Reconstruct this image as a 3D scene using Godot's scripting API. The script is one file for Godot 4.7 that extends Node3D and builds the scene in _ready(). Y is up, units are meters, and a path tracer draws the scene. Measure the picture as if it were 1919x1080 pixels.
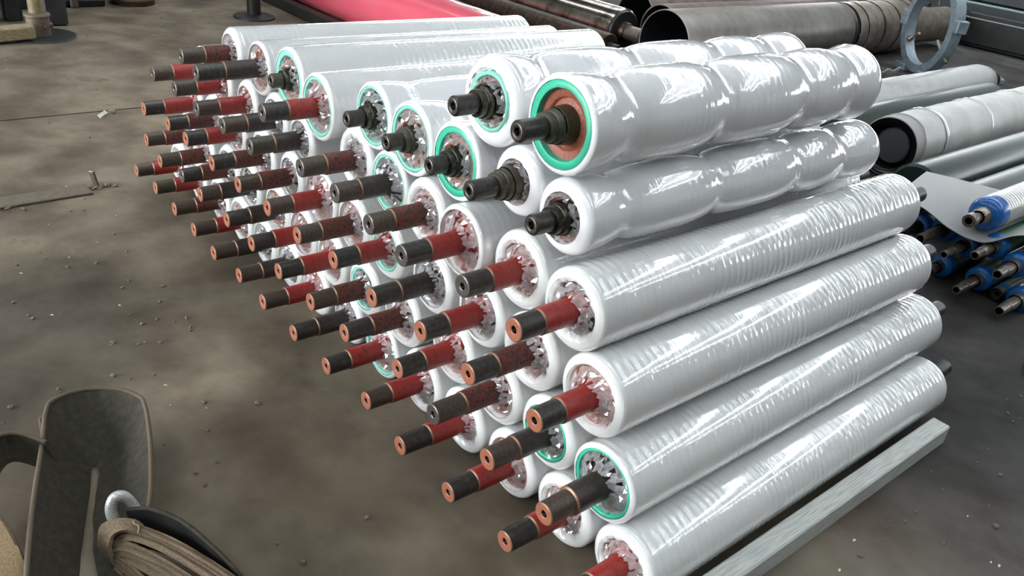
extends Node3D

# ---------------------------------------------------------------- helpers
var M := {}
var rng := RandomNumberGenerator.new()
var used := {}

func numbered(called: String) -> String:
	if not used.has(called):
		used[called] = 0
		return called
	used[called] += 1
	return "%s_%03d" % [called, used[called]]

func tag(o: Node, label: String, category: String, group := "", kind := "") -> void:
	o.set_meta("label", label)
	o.set_meta("category", category)
	if group != "":
		o.set_meta("group", group)
	if kind != "":
		o.set_meta("kind", kind)

func thing(called: String, label: String, category: String, at: Vector3, group := "") -> Node3D:
	var o := Node3D.new()
	o.name = numbered(called)
	add_child(o, true)
	o.position = at
	tag(o, label, category, group)
	return o

func obj(called: String, mesh: Mesh, m: Material, parent: Node = null) -> MeshInstance3D:
	var o := MeshInstance3D.new()
	o.mesh = mesh
	o.material_override = m
	o.cast_shadow = GeometryInstance3D.SHADOW_CASTING_SETTING_ON
	if parent == null:
		o.name = numbered(called)
		add_child(o, true)
	else:
		o.name = called
		parent.add_child(o, true)
	return o

func struct(called: String, mesh: Mesh, m: Material) -> MeshInstance3D:
	var o := obj(called, mesh, m)
	o.set_meta("kind", "structure")
	return o

func noise_tex(cols: Array, freq: float, sd: int, fractal := 5, kind := FastNoiseLite.TYPE_SIMPLEX_SMOOTH, size := 512) -> NoiseTexture2D:
	var n := FastNoiseLite.new()
	n.noise_type = kind
	n.frequency = freq
	n.seed = sd
	n.fractal_octaves = fractal
	n.fractal_gain = 0.55
	var t := NoiseTexture2D.new()
	t.width = size
	t.height = size
	t.seamless = true
	t.noise = n
	var gr := Gradient.new()
	var offs := PackedFloat32Array()
	var cc := PackedColorArray()
	for c in cols:
		offs.append(c[0])
		cc.append(c[1])
	gr.offsets = offs
	gr.colors = cc
	t.color_ramp = gr
	return t

func mat(col: Color, rough := 0.6, metal := 0.0) -> StandardMaterial3D:
	var m := StandardMaterial3D.new()
	m.albedo_color = col
	m.roughness = rough
	m.metallic = metal
	return m

func nmat(tex: Texture2D, scale: float, rough := 0.6, metal := 0.0, world := true) -> StandardMaterial3D:
	var m := mat(Color.WHITE, rough, metal)
	m.albedo_texture = tex
	m.uv1_triplanar = true
	m.uv1_world_triplanar = world
	m.uv1_scale = Vector3.ONE * scale
	return m

func g(v: float) -> Color:
	return Color(v, v, v)

# a mesh from smooth strips of rings turned round the x axis; each profile is a run of Vector2(x, radius); wob(x, r, angle) may move a point
func lathe(profiles: Array, seg := 32, cy := 0.0, wob = null, ulen := 1.0) -> ArrayMesh:
	var V := PackedVector3Array()
	var N := PackedVector3Array()
	var U := PackedVector2Array()
	var I := PackedInt32Array()
	for pr in profiles:
		var base := V.size()
		var n: int = pr.size()
		for i in n:
			for j in seg + 1:
				var a := TAU * j / seg
				var p: Vector2 = pr[i]
				if wob != null:
					p = wob.call(p, a if j < seg else 0.0, i)
				V.append(Vector3(p.x, cy + cos(a) * p.y, sin(a) * p.y))
				U.append(Vector2(p.x / ulen, float(j) / seg))
				N.append(Vector3.ZERO)
		for i in n - 1:
			for j in seg:
				var a0 := base + i * (seg + 1) + j
				var a1 := a0 + 1
				var b0 := a0 + seg + 1
				var b1 := b0 + 1
				for t in [[a0, b0, a1], [a1, b0, b1]]:
					var fn := (V[t[2]] - V[t[0]]).cross(V[t[1]] - V[t[0]])
					I.append_array(PackedInt32Array([t[0], t[1], t[2]]))
					for k in t:
						N[k] += fn
		for i in n:
			var s0 := base + i * (seg + 1)
			var sm := N[s0] + N[s0 + seg]
			N[s0] = sm
			N[s0 + seg] = sm
	for k in N.size():
		N[k] = N[k].normalized() if N[k].length_squared() > 0.0 else Vector3.UP
	var arr := []
	arr.resize(Mesh.ARRAY_MAX)
	arr[Mesh.ARRAY_VERTEX] = V
	arr[Mesh.ARRAY_NORMAL] = N
	arr[Mesh.ARRAY_TEX_UV] = U
	arr[Mesh.ARRAY_INDEX] = I
	var m := ArrayMesh.new()
	m.add_surface_from_arrays(Mesh.PRIMITIVE_TRIANGLES, arr)
	return m

func begin() -> SurfaceTool:
	var st := SurfaceTool.new()
	st.begin(Mesh.PRIMITIVE_TRIANGLES)
	return st

func done(st: SurfaceTool) -> ArrayMesh:
	st.generate_normals()
	return st.commit()

func quad(st: SurfaceTool, a: Vector3, b: Vector3, c: Vector3, d: Vector3) -> void:
	st.add_vertex(a); st.add_vertex(b); st.add_vertex(c)
	st.add_vertex(a); st.add_vertex(c); st.add_vertex(d)

# a box with chamfered edges, turned by a basis
func bevel_box(st: SurfaceTool, size: Vector3, at: Vector3, ch := 0.004, bas := Basis.IDENTITY) -> void:
	st.set_smooth_group(-1)
	var h := size / 2.0
	var c: float = min(ch, min(h.x, min(h.y, h.z)) * 0.9)
	var P := func(v: Vector3) -> Vector3: return at + bas * v
	for ax in 3:
		var u := (ax + 1) % 3
		var w := (ax + 2) % 3
		for s in [-1.0, 1.0]:
			var q := []
			for k in [[-1, -1], [1, -1], [1, 1], [-1, 1]]:
				var v := Vector3.ZERO
				v[ax] = s * h[ax]
				v[u] = k[0] * (h[u] - c)
				v[w] = k[1] * (h[w] - c)
				q.append(P.call(v))
			if s > 0:
				quad(st, q[3], q[2], q[1], q[0])
			else:
				quad(st, q[0], q[1], q[2], q[3])
			for s2 in [-1.0, 1.0]:   # chamfer between faces ax and u
				var e := []
				for k in [-1.0, 1.0]:
					var v1 := Vector3.ZERO
					v1[ax] = s * h[ax]; v1[u] = s2 * (h[u] - c); v1[w] = k * (h[w] - c)
					var v2 := Vector3.ZERO
					v2[ax] = s * (h[ax] - c); v2[u] = s2 * h[u]; v2[w] = k * (h[w] - c)
					e.append(P.call(v1)); e.append(P.call(v2))
				if s * s2 > 0:
					quad(st, e[0], e[2], e[3], e[1])
				else:
					quad(st, e[0], e[1], e[3], e[2])
	for sx in [-1.0, 1.0]:
		for sy in [-1.0, 1.0]:
			for sz in [-1.0, 1.0]:
				var sg := Vector3(sx, sy, sz)
				var a: Vector3 = P.call(Vector3(h.x, h.y - c, h.z - c) * sg)
				var b: Vector3 = P.call(Vector3(h.x - c, h.y, h.z - c) * sg)
				var d: Vector3 = P.call(Vector3(h.x - c, h.y - c, h.z) * sg)
				if sx * sy * sz > 0:
					st.add_vertex(a); st.add_vertex(d); st.add_vertex(b)
				else:
					st.add_vertex(a); st.add_vertex(b); st.add_vertex(d)

func box_mesh(size: Vector3, at := Vector3.ZERO, ch := 0.004, bas := Basis.IDENTITY) -> ArrayMesh:
	var st := begin()
	bevel_box(st, size, at, ch, bas)
	return done(st)

# a round bar along a run of points
func tube(pts: Array, rad, seg := 12, closed_ends := true) -> ArrayMesh:
	var st := begin()
	var rings := []
	var n := pts.size()
	var up := Vector3.UP
	for i in n:
		var t: Vector3 = (pts[min(i + 1, n - 1)] - pts[max(i - 1, 0)]).normalized()
		if absf(t.dot(up)) > 0.95:
			up = Vector3.RIGHT
		var s := t.cross(up).normalized()
		up = s.cross(t).normalized()
		var r: float = rad[i] if rad is Array else rad
		var ring := []
		for j in seg:
			var a := TAU * j / seg
			ring.append(pts[i] + (s * cos(a) + up * sin(a)) * r)
		rings.append(ring)
	st.set_smooth_group(0)
	for i in n - 1:
		for j in seg:
			var k := (j + 1) % seg
			quad(st, rings[i][j], rings[i][k], rings[i + 1][k], rings[i + 1][j])
	if closed_ends:
		st.set_smooth_group(-1)
		for j in seg:
			var k := (j + 1) % seg
			st.add_vertex(pts[0]); st.add_vertex(rings[0][k]); st.add_vertex(rings[0][j])
			st.add_vertex(pts[n - 1]); st.add_vertex(rings[n - 1][j]); st.add_vertex(rings[n - 1][k])
	return done(st)

# a strap of the given thickness between two runs of points (its two edges)
func strap(A: Array, B: Array, th: float, across := 4, sag := 0.0, sd := 1) -> ArrayMesh:
	var st := begin()
	st.set_smooth_group(0)
	var n := A.size()
	var G := []
	var nz := FastNoiseLite.new()
	nz.seed = sd
	nz.frequency = 9.0
	for i in n:
		var row := []
		var t: Vector3 = A[min(i + 1, n - 1)] - A[max(i - 1, 0)]
		var w: Vector3 = B[i] - A[i]
		var nn := t.cross(w).normalized()
		for k in across + 1:
			var f := float(k) / across
			var p: Vector3 = A[i].lerp(B[i], f)
			p += nn * (sag * sin(PI * f) + nz.get_noise_3d(p.x, p.y, p.z) * th * 0.8)
			row.append([p + nn * th / 2.0, p - nn * th / 2.0])
		G.append(row)
	for i in n - 1:
		for k in across:
			quad(st, G[i][k][0], G[i + 1][k][0], G[i + 1][k + 1][0], G[i][k + 1][0])
			quad(st, G[i][k][1], G[i][k + 1][1], G[i + 1][k + 1][1], G[i + 1][k][1])
	st.set_smooth_group(1)
	for i in n - 1:
		quad(st, G[i][0][0], G[i][0][1], G[i + 1][0][1], G[i + 1][0][0])
		quad(st, G[i][across][0], G[i + 1][across][0], G[i + 1][across][1], G[i][across][1])
	st.set_smooth_group(2)
	for k in across:
		quad(st, G[0][k][0], G[0][k + 1][0], G[0][k + 1][1], G[0][k][1])
		quad(st, G[n - 1][k][0], G[n - 1][k][1], G[n - 1][k + 1][1], G[n - 1][k + 1][0])
	return done(st)

func smooth_path(pts: Array, per := 6) -> Array:
	var c := Curve3D.new()
	var n := pts.size()
	for i in n:
		var t: Vector3 = (pts[min(i + 1, n - 1)] - pts[max(i - 1, 0)]) / 6.0
		c.add_point(pts[i], -t, t)
	var out := []
	for i in n - 1:
		for k in per:
			out.append(c.sample(i, float(k) / per))
	out.append(pts[n - 1])
	return out

func shifted(pts: Array, d: Vector3) -> Array:
	var o := []
	for p in pts:
		o.append(p + d)
	return o

# ---------------------------------------------------------------- materials
func film_height(sd: int) -> ImageTexture:
	var w := 1024
	var h := 256
	var n1 := FastNoiseLite.new()
	n1.seed = sd
	n1.frequency = 0.02
	n1.fractal_octaves = 3
	var n2 := FastNoiseLite.new()
	n2.seed = sd + 7
	n2.frequency = 0.05
	n2.fractal_octaves = 3
	var data := PackedFloat32Array()
	data.resize(w * h)
	for y in h:
		var a := TAU * y / h
		var ca := cos(a) * 14.0
		var sa := sin(a) * 14.0
		for x in w:
			var warp := n1.get_noise_3d(x * 0.25, ca * 1.2, sa * 1.2)
			var ph := x * TAU * 44.0 / w + warp * 2.6
			var amp := clampf(0.55 + 0.9 * n1.get_noise_3d(x * 0.35 + 400.0, ca * 2.0, sa * 2.0), 0.1, 1.2)
			var fine := n2.get_noise_3d(x * 3.0, ca * 0.9, sa * 0.9)
			data[y * w + x] = 0.5 + 0.2 * amp * sin(ph) + 0.13 * fine
	var im := Image.create_from_data(w, h, false, Image.FORMAT_RF, data.to_byte_array())
	return ImageTexture.create_from_image(im)

func make_materials() -> void:
	for i in 2:
		var f := mat(Color(0.82, 0.825, 0.82), 0.12)
		f.metallic_specular = 1.0
		f.heightmap_enabled = true
		f.heightmap_texture = film_height(11 + i * 5)
		f.heightmap_scale = 0.32 if i == 0 else 0.17
		f.clearcoat_enabled = true
		f.clearcoat = 1.0
		f.clearcoat_roughness = 0.06
		M["film%d" % i] = f
	var bf := mat(Color(0.86, 0.865, 0.87), 0.1)
	bf.metallic_specular = 1.0
	bf.heightmap_enabled = true
	bf.heightmap_texture = film_height(31)
	bf.heightmap_scale = 0.14
	bf.clearcoat_enabled = true
	bf.clearcoat = 0.8
	bf.clearcoat_roughness = 0.04
	M.film_bulge = bf
	var cf := mat(Color(0.9, 0.9, 0.91, 0.13), 0.06, 0.22)
	cf.transparency = BaseMaterial3D.TRANSPARENCY_ALPHA
	cf.metallic_specular = 1.0
	cf.cull_mode = BaseMaterial3D.CULL_DISABLED
	M.crinkle = cf
	var red := Color(0.42, 0.06, 0.05)
	var grime := Color(0.17, 0.11, 0.075)
	var olive := Color(0.16, 0.13, 0.09)
	M.red = nmat(noise_tex([[0.0, Color(0.2, 0.09, 0.07)], [0.2, Color(0.4, 0.09, 0.07)], [0.34, Color(0.54, 0.095, 0.075)], [0.7, Color(0.6, 0.125, 0.095)], [0.86, Color(0.42, 0.13, 0.09)], [1.0, Color(0.26, 0.15, 0.1)]], 0.014, 3, 4), 5.0, 0.42)
	M.mottled = nmat(noise_tex([[0.0, grime], [0.36, grime * 0.8], [0.46, Color(0.5, 0.11, 0.08)], [0.55, Color(0.42, 0.14, 0.1)], [0.63, Color(0.3, 0.24, 0.17)], [0.75, Color(0.16, 0.13, 0.1)], [1.0, Color(0.34, 0.28, 0.2)]], 0.019, 5, 4), 6.0, 0.6)
	M.dark = nmat(noise_tex([[0.0, Color(0.1, 0.08, 0.075)], [0.5, Color(0.18, 0.13, 0.115)], [1.0, Color(0.28, 0.2, 0.16)]], 0.02, 8), 5.0, 0.4, 0.1)
	M.olive = nmat(noise_tex([[0.0, Color(0.1, 0.085, 0.06)], [0.5, olive], [0.8, Color(0.27, 0.22, 0.16)], [1.0, Color(0.3, 0.25, 0.2)]], 0.04, 12), 6.0, 0.55, 0.2)
	M.tip_black = nmat(noise_tex([[0.0, Color(0.12, 0.112, 0.105)], [0.6, Color(0.19, 0.172, 0.157)], [1.0, Color(0.34, 0.3, 0.26)]], 0.02, 21), 5.0, 0.36, 0.15)
	M.tip_brown = nmat(noise_tex([[0.0, Color(0.18, 0.145, 0.12)], [0.5, Color(0.27, 0.22, 0.18)], [1.0, Color(0.4, 0.33, 0.27)]], 0.03, 22), 6.0, 0.42, 0.15)
	M.tip_olive = nmat(noise_tex([[0.0, Color(0.16, 0.15, 0.115)], [0.5, Color(0.24, 0.22, 0.17)], [1.0, Color(0.36, 0.33, 0.26)]], 0.03, 23), 6.0, 0.42, 0.15)
	M.steel_step = nmat(noise_tex([[0.0, Color(0.12, 0.115, 0.105)], [0.5, Color(0.24, 0.225, 0.2)], [1.0, Color(0.42, 0.39, 0.35)]], 0.02, 24), 6.0, 0.3, 0.8)
	M.face_orange = nmat(noise_tex([[0.0, Color(0.4, 0.22, 0.16)], [0.5, Color(0.57, 0.34, 0.25)], [1.0, Color(0.66, 0.46, 0.38)]], 0.05, 31), 14.0, 0.5, 0.1)
	M.face_silver = nmat(noise_tex([[0.0, Color(0.22, 0.21, 0.2)], [0.6, Color(0.42, 0.4, 0.39)], [1.0, Color(0.6, 0.55, 0.52)]], 0.05, 32), 14.0, 0.35, 0.7)
	M.rim_bright = mat(Color(0.52, 0.4, 0.33), 0.38, 0.5)
	M.hole = mat(Color(0.03, 0.028, 0.026), 0.25, 0.5)
	M.disc = nmat(noise_tex([[0.0, Color(0.2, 0.1, 0.08)], [0.45, Color(0.4, 0.2, 0.16)], [0.7, Color(0.52, 0.26, 0.19)], [1.0, Color(0.6, 0.34, 0.24)]], 0.025, 35), 5.0, 0.55)
	M.disc_orange = nmat(noise_tex([[0.0, Color(0.36, 0.17, 0.11)], [0.5, Color(0.53, 0.28, 0.2)], [1.0, Color(0.6, 0.37, 0.28)]], 0.03, 36), 6.0, 0.55)
	M.disc_dark = nmat(noise_tex([[0.0, Color(0.1, 0.085, 0.08)], [0.5, Color(0.22, 0.18, 0.165)], [1.0, Color(0.36, 0.27, 0.23)]], 0.03, 37), 6.0, 0.5, 0.2)
	M.green = mat(Color(0.2, 0.66, 0.54), 0.4)
	M.green_pale = mat(Color(0.5, 0.77, 0.7), 0.35)
	M.steel_dark = nmat(noise_tex([[0.0, Color(0.09, 0.09, 0.09)], [0.6, Color(0.16, 0.155, 0.15)], [1.0, Color(0.26, 0.245, 0.22)]], 0.02, 41), 4.0, 0.42, 0.3)
	M.wood_pale = nmat(noise_tex([[0.0, Color(0.5, 0.51, 0.49)], [0.5, Color(0.66, 0.67, 0.65)], [1.0, Color(0.78, 0.79, 0.77)]], 0.03, 43), 1.0, 0.55, 0.1)
	M.wood_pale.uv1_scale = Vector3(0.5, 16.0, 16.0)
	# background
	var pk := mat(Color(0.76, 0.32, 0.38), 0.16)
	pk.clearcoat_enabled = true
	pk.clearcoat = 1.0
	pk.clearcoat_roughness = 0.05
	M.pink = pk
	M.chrome = nmat(noise_tex([[0.0, Color(0.3, 0.27, 0.24)], [0.3, Color(0.55, 0.52, 0.48)], [1.0, Color(0.72, 0.7, 0.67)]], 0.01, 51), 1.5, 0.2, 1.0)
	M.rust_roll = nmat(noise_tex([[0.0, Color(0.12, 0.1, 0.09)], [0.5, Color(0.25, 0.2, 0.16)], [1.0, Color(0.36, 0.27, 0.2)]], 0.012, 52), 2.0, 0.4, 0.6)
	M.pipe = nmat(noise_tex([[0.0, Color(0.34, 0.32, 0.3)], [0.5, Color(0.45, 0.43, 0.4)], [1.0, Color(0.52, 0.5, 0.48)]], 0.008, 53), 1.0, 0.42, 0.6)
	M.pipe_brown = nmat(noise_tex([[0.0, Color(0.22, 0.17, 0.15)], [0.5, Color(0.33, 0.26, 0.23)], [1.0, Color(0.42, 0.34, 0.3)]], 0.01, 54), 1.2, 0.5, 0.4)
	M.pipe_inside = mat(Color(0.16, 0.17, 0.19), 0.6, 0.3)
	M.pipe_rim = mat(Color(0.55, 0.54, 0.52), 0.35, 0.7)
	M.turned = nmat(noise_tex([[0.0, Color(0.44, 0.4, 0.36)], [1.0, Color(0.66, 0.62, 0.57)]], 0.01, 55), 1.5, 0.36, 0.7)
	M.ring_blue = nmat(noise_tex([[0.0, Color(0.3, 0.34, 0.37)], [0.5, Color(0.38, 0.43, 0.46)], [1.0, Color(0.48, 0.52, 0.55)]], 0.012, 56), 2.0, 0.5, 0.2)
	M.machine = nmat(noise_tex([[0.0, Color(0.07, 0.1, 0.11)], [0.5, Color(0.12, 0.155, 0.165)], [1.0, Color(0.17, 0.2, 0.21)]], 0.008, 57), 1.0, 0.45, 0.2)
	M.machine_grey = nmat(noise_tex([[0.0, Color(0.1, 0.105, 0.105)], [1.0, Color(0.19, 0.195, 0.19)]], 0.01, 58), 1.0, 0.5, 0.2)
	M.machine_edge = mat(Color(0.42, 0.47, 0.48), 0.35, 0.5)
	M.post_tan = nmat(noise_tex([[0.0, Color(0.34, 0.3, 0.2)], [1.0, Color(0.5, 0.45, 0.31)]], 0.02, 59), 3.0, 0.5)
	M.collar = nmat(noise_tex([[0.0, Color(0.24, 0.2, 0.16)], [0.6, Color(0.36, 0.31, 0.26)], [1.0, Color(0.6, 0.56, 0.48)]], 0.04, 60), 5.0, 0.55)
	M.plank = nmat(noise_tex([[0.0, Color(0.3, 0.26, 0.18)], [0.5, Color(0.5, 0.45, 0.34)], [1.0, Color(0.66, 0.61, 0.49)]], 0.02, 61), 1.0, 0.8)
	M.plank.uv1_scale = Vector3(2.0, 18.0, 18.0)
	M.black_iron = mat(Color(0.09, 0.088, 0.085), 0.5, 0.3)
	M.green_roll = mat(Color(0.09, 0.17, 0.145), 0.3)
	M.green_roll.metallic_specular = 0.35
	var fd := mat(Color(0.6, 0.605, 0.59), 0.3)
	fd.heightmap_enabled = true
	fd.heightmap_texture = M.film0.heightmap_texture
	fd.heightmap_scale = 0.25
	M.film_dull = fd
	M.green_rubber = mat(Color(0.16, 0.33, 0.24), 0.35)
	M.blue = nmat(noise_tex([[0.0, Color(0.02, 0.2, 0.42)], [0.6, Color(0.05, 0.37, 0.66)], [1.0, Color(0.2, 0.52, 0.78)]], 0.03, 63), 6.0, 0.25)
	M.worn_steel = nmat(noise_tex([[0.0, Color(0.26, 0.24, 0.21)], [0.5, Color(0.46, 0.43, 0.39)], [1.0, Color(0.62, 0.58, 0.53)]], 0.03, 64), 6.0, 0.35, 0.7)
	M.paper = mat(Color(0.57, 0.57, 0.565), 0.7)
	M.paper.backlight_enabled = true
	M.paper.backlight = g(0.25)
	M.paper_wrap = nmat(noise_tex([[0.0, Color(0.6, 0.6, 0.585)], [0.5, Color(0.67, 0.67, 0.655)], [1.0, Color(0.72, 0.72, 0.7)]], 0.008, 65), 1.0, 0.5)
	M.belt = nmat(noise_tex([[0.0, Color(0.1, 0.092, 0.066)], [0.5, Color(0.17, 0.155, 0.112)], [1.0, Color(0.27, 0.23, 0.175)]], 0.015, 66), 5.0, 0.85)
	M.belt_edge = nmat(noise_tex([[0.0, Color(0.2, 0.17, 0.13)], [0.5, Color(0.36, 0.31, 0.25)], [1.0, Color(0.5, 0.45, 0.37)]], 0.06, 67), 12.0, 0.95)
	M.webbing = nmat(noise_tex([[0.0, Color(0.34, 0.28, 0.22)], [0.5, Color(0.45, 0.385, 0.31)], [1.0, Color(0.55, 0.48, 0.4)]], 0.03, 68), 8.0, 0.9)
	M.canvas = nmat(noise_tex([[0.0, Color(0.46, 0.38, 0.27)], [0.5, Color(0.62, 0.53, 0.4)], [1.0, Color(0.72, 0.63, 0.5)]], 0.04, 69), 8.0, 0.9)
	M.shackle = nmat(noise_tex([[0.0, Color(0.5, 0.5, 0.48)], [0.6, Color(0.76, 0.77, 0.75)], [1.0, Color(0.86, 0.87, 0.85)]], 0.04, 70), 8.0, 0.35, 0.5)
	M.stone = nmat(noise_tex([[0.0, Color(0.22, 0.2, 0.16)], [0.5, Color(0.4, 0.36, 0.3)], [1.0, Color(0.6, 0.56, 0.48)]], 0.08, 71), 12.0, 0.9)
	M.chip_white = mat(Color(0.72, 0.7, 0.64), 0.6)
	M.wall = nmat(noise_tex([[0.0, Color(0.5, 0.5, 0.48)], [1.0, Color(0.6, 0.6, 0.58)]], 0.01, 72), 0.4, 0.8)
	M.roof = mat(Color(0.42, 0.43, 0.44), 0.7)
	M.frame = mat(Color(0.2, 0.22, 0.23), 0.6)
	# floor: worn concrete with random oil patches, browner towards the left
	var fl := nmat(noise_tex([[0.0, Color(0.66, 0.64, 0.6)], [0.35, Color(0.8, 0.785, 0.76)], [0.55, Color(0.9, 0.89, 0.87)], [0.8, Color(1.0, 1.0, 0.98)], [1.0, Color(0.78, 0.74, 0.68)]], 0.006, 80, 7, FastNoiseLite.TYPE_SIMPLEX_SMOOTH, 1024), 0.3, 0.62)
	fl.vertex_color_use_as_albedo = true
	fl.roughness_texture = noise_tex([[0.0, g(0.6)], [0.5, g(0.85)], [1.0, g(1.0)]], 0.012, 83, 5)
	fl.roughness = 1.0
	fl.metallic_specular = 0.3
	fl.heightmap_enabled = true
	fl.heightmap_texture = noise_tex([[0.0, g(0.0)], [1.0, g(1.0)]], 0.05, 82, 6)
	fl.heightmap_scale = 0.25
	M.floor = fl
	M.plate = nmat(noise_tex([[0.0, Color(0.33, 0.3, 0.25)], [1.0, Color(0.43, 0.39, 0.33)]], 0.02, 90), 2.0, 0.6, 0.2)
	M.groove = mat(Color(0.1, 0.09, 0.075), 0.95)

# ---------------------------------------------------------------- the hall
func floor_slab(x0: float, x1: float, z0: float, z1: float) -> ArrayMesh:
	var st := begin()
	st.set_smooth_group(0)
	var n1 := FastNoiseLite.new()
	n1.seed = 5
	n1.frequency = 0.45
	n1.fractal_octaves = 5
	var n2 := FastNoiseLite.new()
	n2.seed = 9
	n2.frequency = 2.2
	n2.fractal_octaves = 4
	var step := 0.2
	var nx := int(ceil((x1 - x0) / step))
	var nz := int(ceil((z1 - z0) / step))
	var col := func(x: float, z: float) -> Color:
		var brown := smoothstep(3.4, 1.4, x + (z + 3.0) * 0.32 + n1.get_noise_2d(x * 1.3, z * 1.3) * 0.9)
		var c := Color(0.085, 0.081, 0.08).lerp(Color(0.19, 0.158, 0.12), clampf(brown, 0.0, 1.0))
		c = c.lerp(Color(0.03, 0.028, 0.027), 0.75 * smoothstep(1.3, 0.35, Vector2((x - 3.3) * 0.8, z + 1.25).length()))  # shade beside the pile of blue-ended rollers, painted into the floor colour
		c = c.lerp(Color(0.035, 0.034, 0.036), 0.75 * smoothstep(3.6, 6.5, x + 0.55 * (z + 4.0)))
		var s := 1.0 + 0.45 * n1.get_noise_2d(x, z) + 0.35 * n2.get_noise_2d(x, z)
		c = Color(c.r * s, c.g * s, c.b * s)
		var oil := clampf(n1.get_noise_2d(x * 0.9 + 40.0, z * 0.9) * 2.2 - 0.35, 0.0, 0.6)
		return c.lerp(Color(0.05, 0.045, 0.038), oil)
	for i in nx:
		for j in nz:
			var xa := lerpf(x0, x1, float(i) / nx)
			var xb := lerpf(x0, x1, float(i + 1) / nx)
			var za := lerpf(z0, z1, float(j) / nz)
			var zb := lerpf(z0, z1, float(j + 1) / nz)
			for q in [[xa, za], [xb, za], [xb, zb], [xa, za], [xb, zb], [xa, zb]]:
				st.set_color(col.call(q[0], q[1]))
				st.add_vertex(Vector3(q[0], 0.0, q[1]))
	st.set_color(Color(0.1, 0.09, 0.08))
	st.set_smooth_group(-1)
	quad(st, Vector3(x0, 0, z1), Vector3(x1, 0, z1), Vector3(x1, -0.05, z1), Vector3(x0, -0.05, z1))
	quad(st, Vector3(x1, 0, z0), Vector3(x0, 0, z0), Vector3(x0, -0.05, z0), Vector3(x1, -0.05, z0))
	return done(st)

const X0 := -10.0
const X1 := 22.0
const Z0 := -16.0
const Z1 := 10.0
const HH := 9.0

func wall_with_openings(called: String, along_x: bool, at: float, lo: float, hi: float, holes: Array) -> void:
	# holes: [from, to, y0, y1], sorted; pieces of solid wall 0.25 m thick between them
	var st := begin()
	var put := func(a: float, b: float, y0: float, y1: float) -> void:
		if b - a < 0.01 or y1 - y0 < 0.01:
			return
		var s := Vector3(b - a, y1 - y0, 0.25) if along_x else Vector3(0.25, y1 - y0, b - a)
		var c := Vector3((a + b) / 2, (y0 + y1) / 2, at) if along_x else Vector3(at, (y0 + y1) / 2, (a + b) / 2)
		bevel_box(st, s, c, 0.003)
	var cur := lo
	for h in holes:
		put.call(cur, h[0], 0.0, HH)
		put.call(h[0], h[1], 0.0, h[2])
		put.call(h[0], h[1], h[3], HH)
		cur = h[1]
	put.call(cur, hi, 0.0, HH)
	struct(called, done(st), M.wall)

func window_grid(n: int, along_x: bool, at: float, h: Array, pane: float) -> void:
	var w := Node3D.new()
	w.name = "window_%d" % n
	w.set_meta("kind", "structure")
	add_child(w, true)
	var st := begin()
	var a: float = h[0]
	while a <= h[1] + 0.001:
		var c := Vector3(a, (h[2] + h[3]) / 2, at) if along_x else Vector3(at, (h[2] + h[3]) / 2, a)
		bevel_box(st, Vector3(0.12, h[3] - h[2], 0.12), c)
		a += pane
	obj("mullion", done(st), M.frame, w)
	st = begin()
	var y: float = h[2]
	while y <= h[3] + 0.001:
		var c := Vector3((h[0] + h[1]) / 2, y, at) if along_x else Vector3(at, y, (h[0] + h[1]) / 2)
		bevel_box(st, Vector3(h[1] - h[0], 0.1, 0.1) if along_x else Vector3(0.1, 0.1, h[1] - h[0]), c)
		y += pane * 1.2
	obj("transom", done(st), M.frame, w)

func hall() -> void:
	var fr := Node3D.new()
	fr.name = "floor"
	fr.set_meta("kind", "structure")
	add_child(fr, true)
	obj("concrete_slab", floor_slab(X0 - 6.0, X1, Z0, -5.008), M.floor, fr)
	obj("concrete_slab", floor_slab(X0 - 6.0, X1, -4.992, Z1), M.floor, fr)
	obj("joint_filler", box_mesh(Vector3(X1 - X0 + 6.0, 0.1, 0.3), Vector3((X0 - 6.0 + X1) / 2, -0.064, -5.0)), M.groove, fr)
	obj("sub_base", box_mesh(Vector3(X1 - X0 + 6.5, 0.2, Z1 - Z0 + 0.5), Vector3((X0 - 6.0 + X1) / 2, -0.25, (Z0 + Z1) / 2)), M.groove, fr)
	var door := [-12.0, -1.5, 0.0, 5.5]
	wall_with_openings("wall_left", false, X0, Z0, Z1, [door])
	var wr := [-14.0, 8.0, 2.4, 4.0]
	wall_with_openings("wall_right", false, X1, Z0, Z1, [wr])
	window_grid(1, false, X1, wr, 1.0)
	var wb := [8.0, 20.0, 3.4, 4.2]
	wall_with_openings("wall_back", true, Z0, X0, X1, [wb])
	window_grid(2, true, Z0, wb, 1.0)
	wall_with_openings("wall_front", true, Z1, X0, X1, [])
	# roof: sheets with open rooflight strips between them, purlins across each strip
	var strips := [[-4.6, -3.8], [3.0, 3.6], [10.2, 10.9], [12.0, 12.8], [14.0, 14.9]]
	var cur := X0
	var st := begin()
	for s in strips:
		bevel_box(st, Vector3(s[0] - cur, 0.25, Z1 - Z0), Vector3((s[0] + cur) / 2, HH + 0.125, (Z0 + Z1) / 2))
		cur = s[1]
	bevel_box(st, Vector3(X1 - cur, 0.25, Z1 - Z0), Vector3((X1 + cur) / 2, HH + 0.125, (Z0 + Z1) / 2))
	struct("ceiling", done(st), M.roof)
	var k := 1
	for s in strips:
		st = begin()
		var z := Z0 + 0.6
		while z < Z1:
			bevel_box(st, Vector3(s[1] - s[0], 0.2, 0.14), Vector3((s[0] + s[1]) / 2, HH + 0.1, z))
			z += 1.1
		struct("trim_%d" % k, done(st), M.frame)
		k += 1

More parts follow.
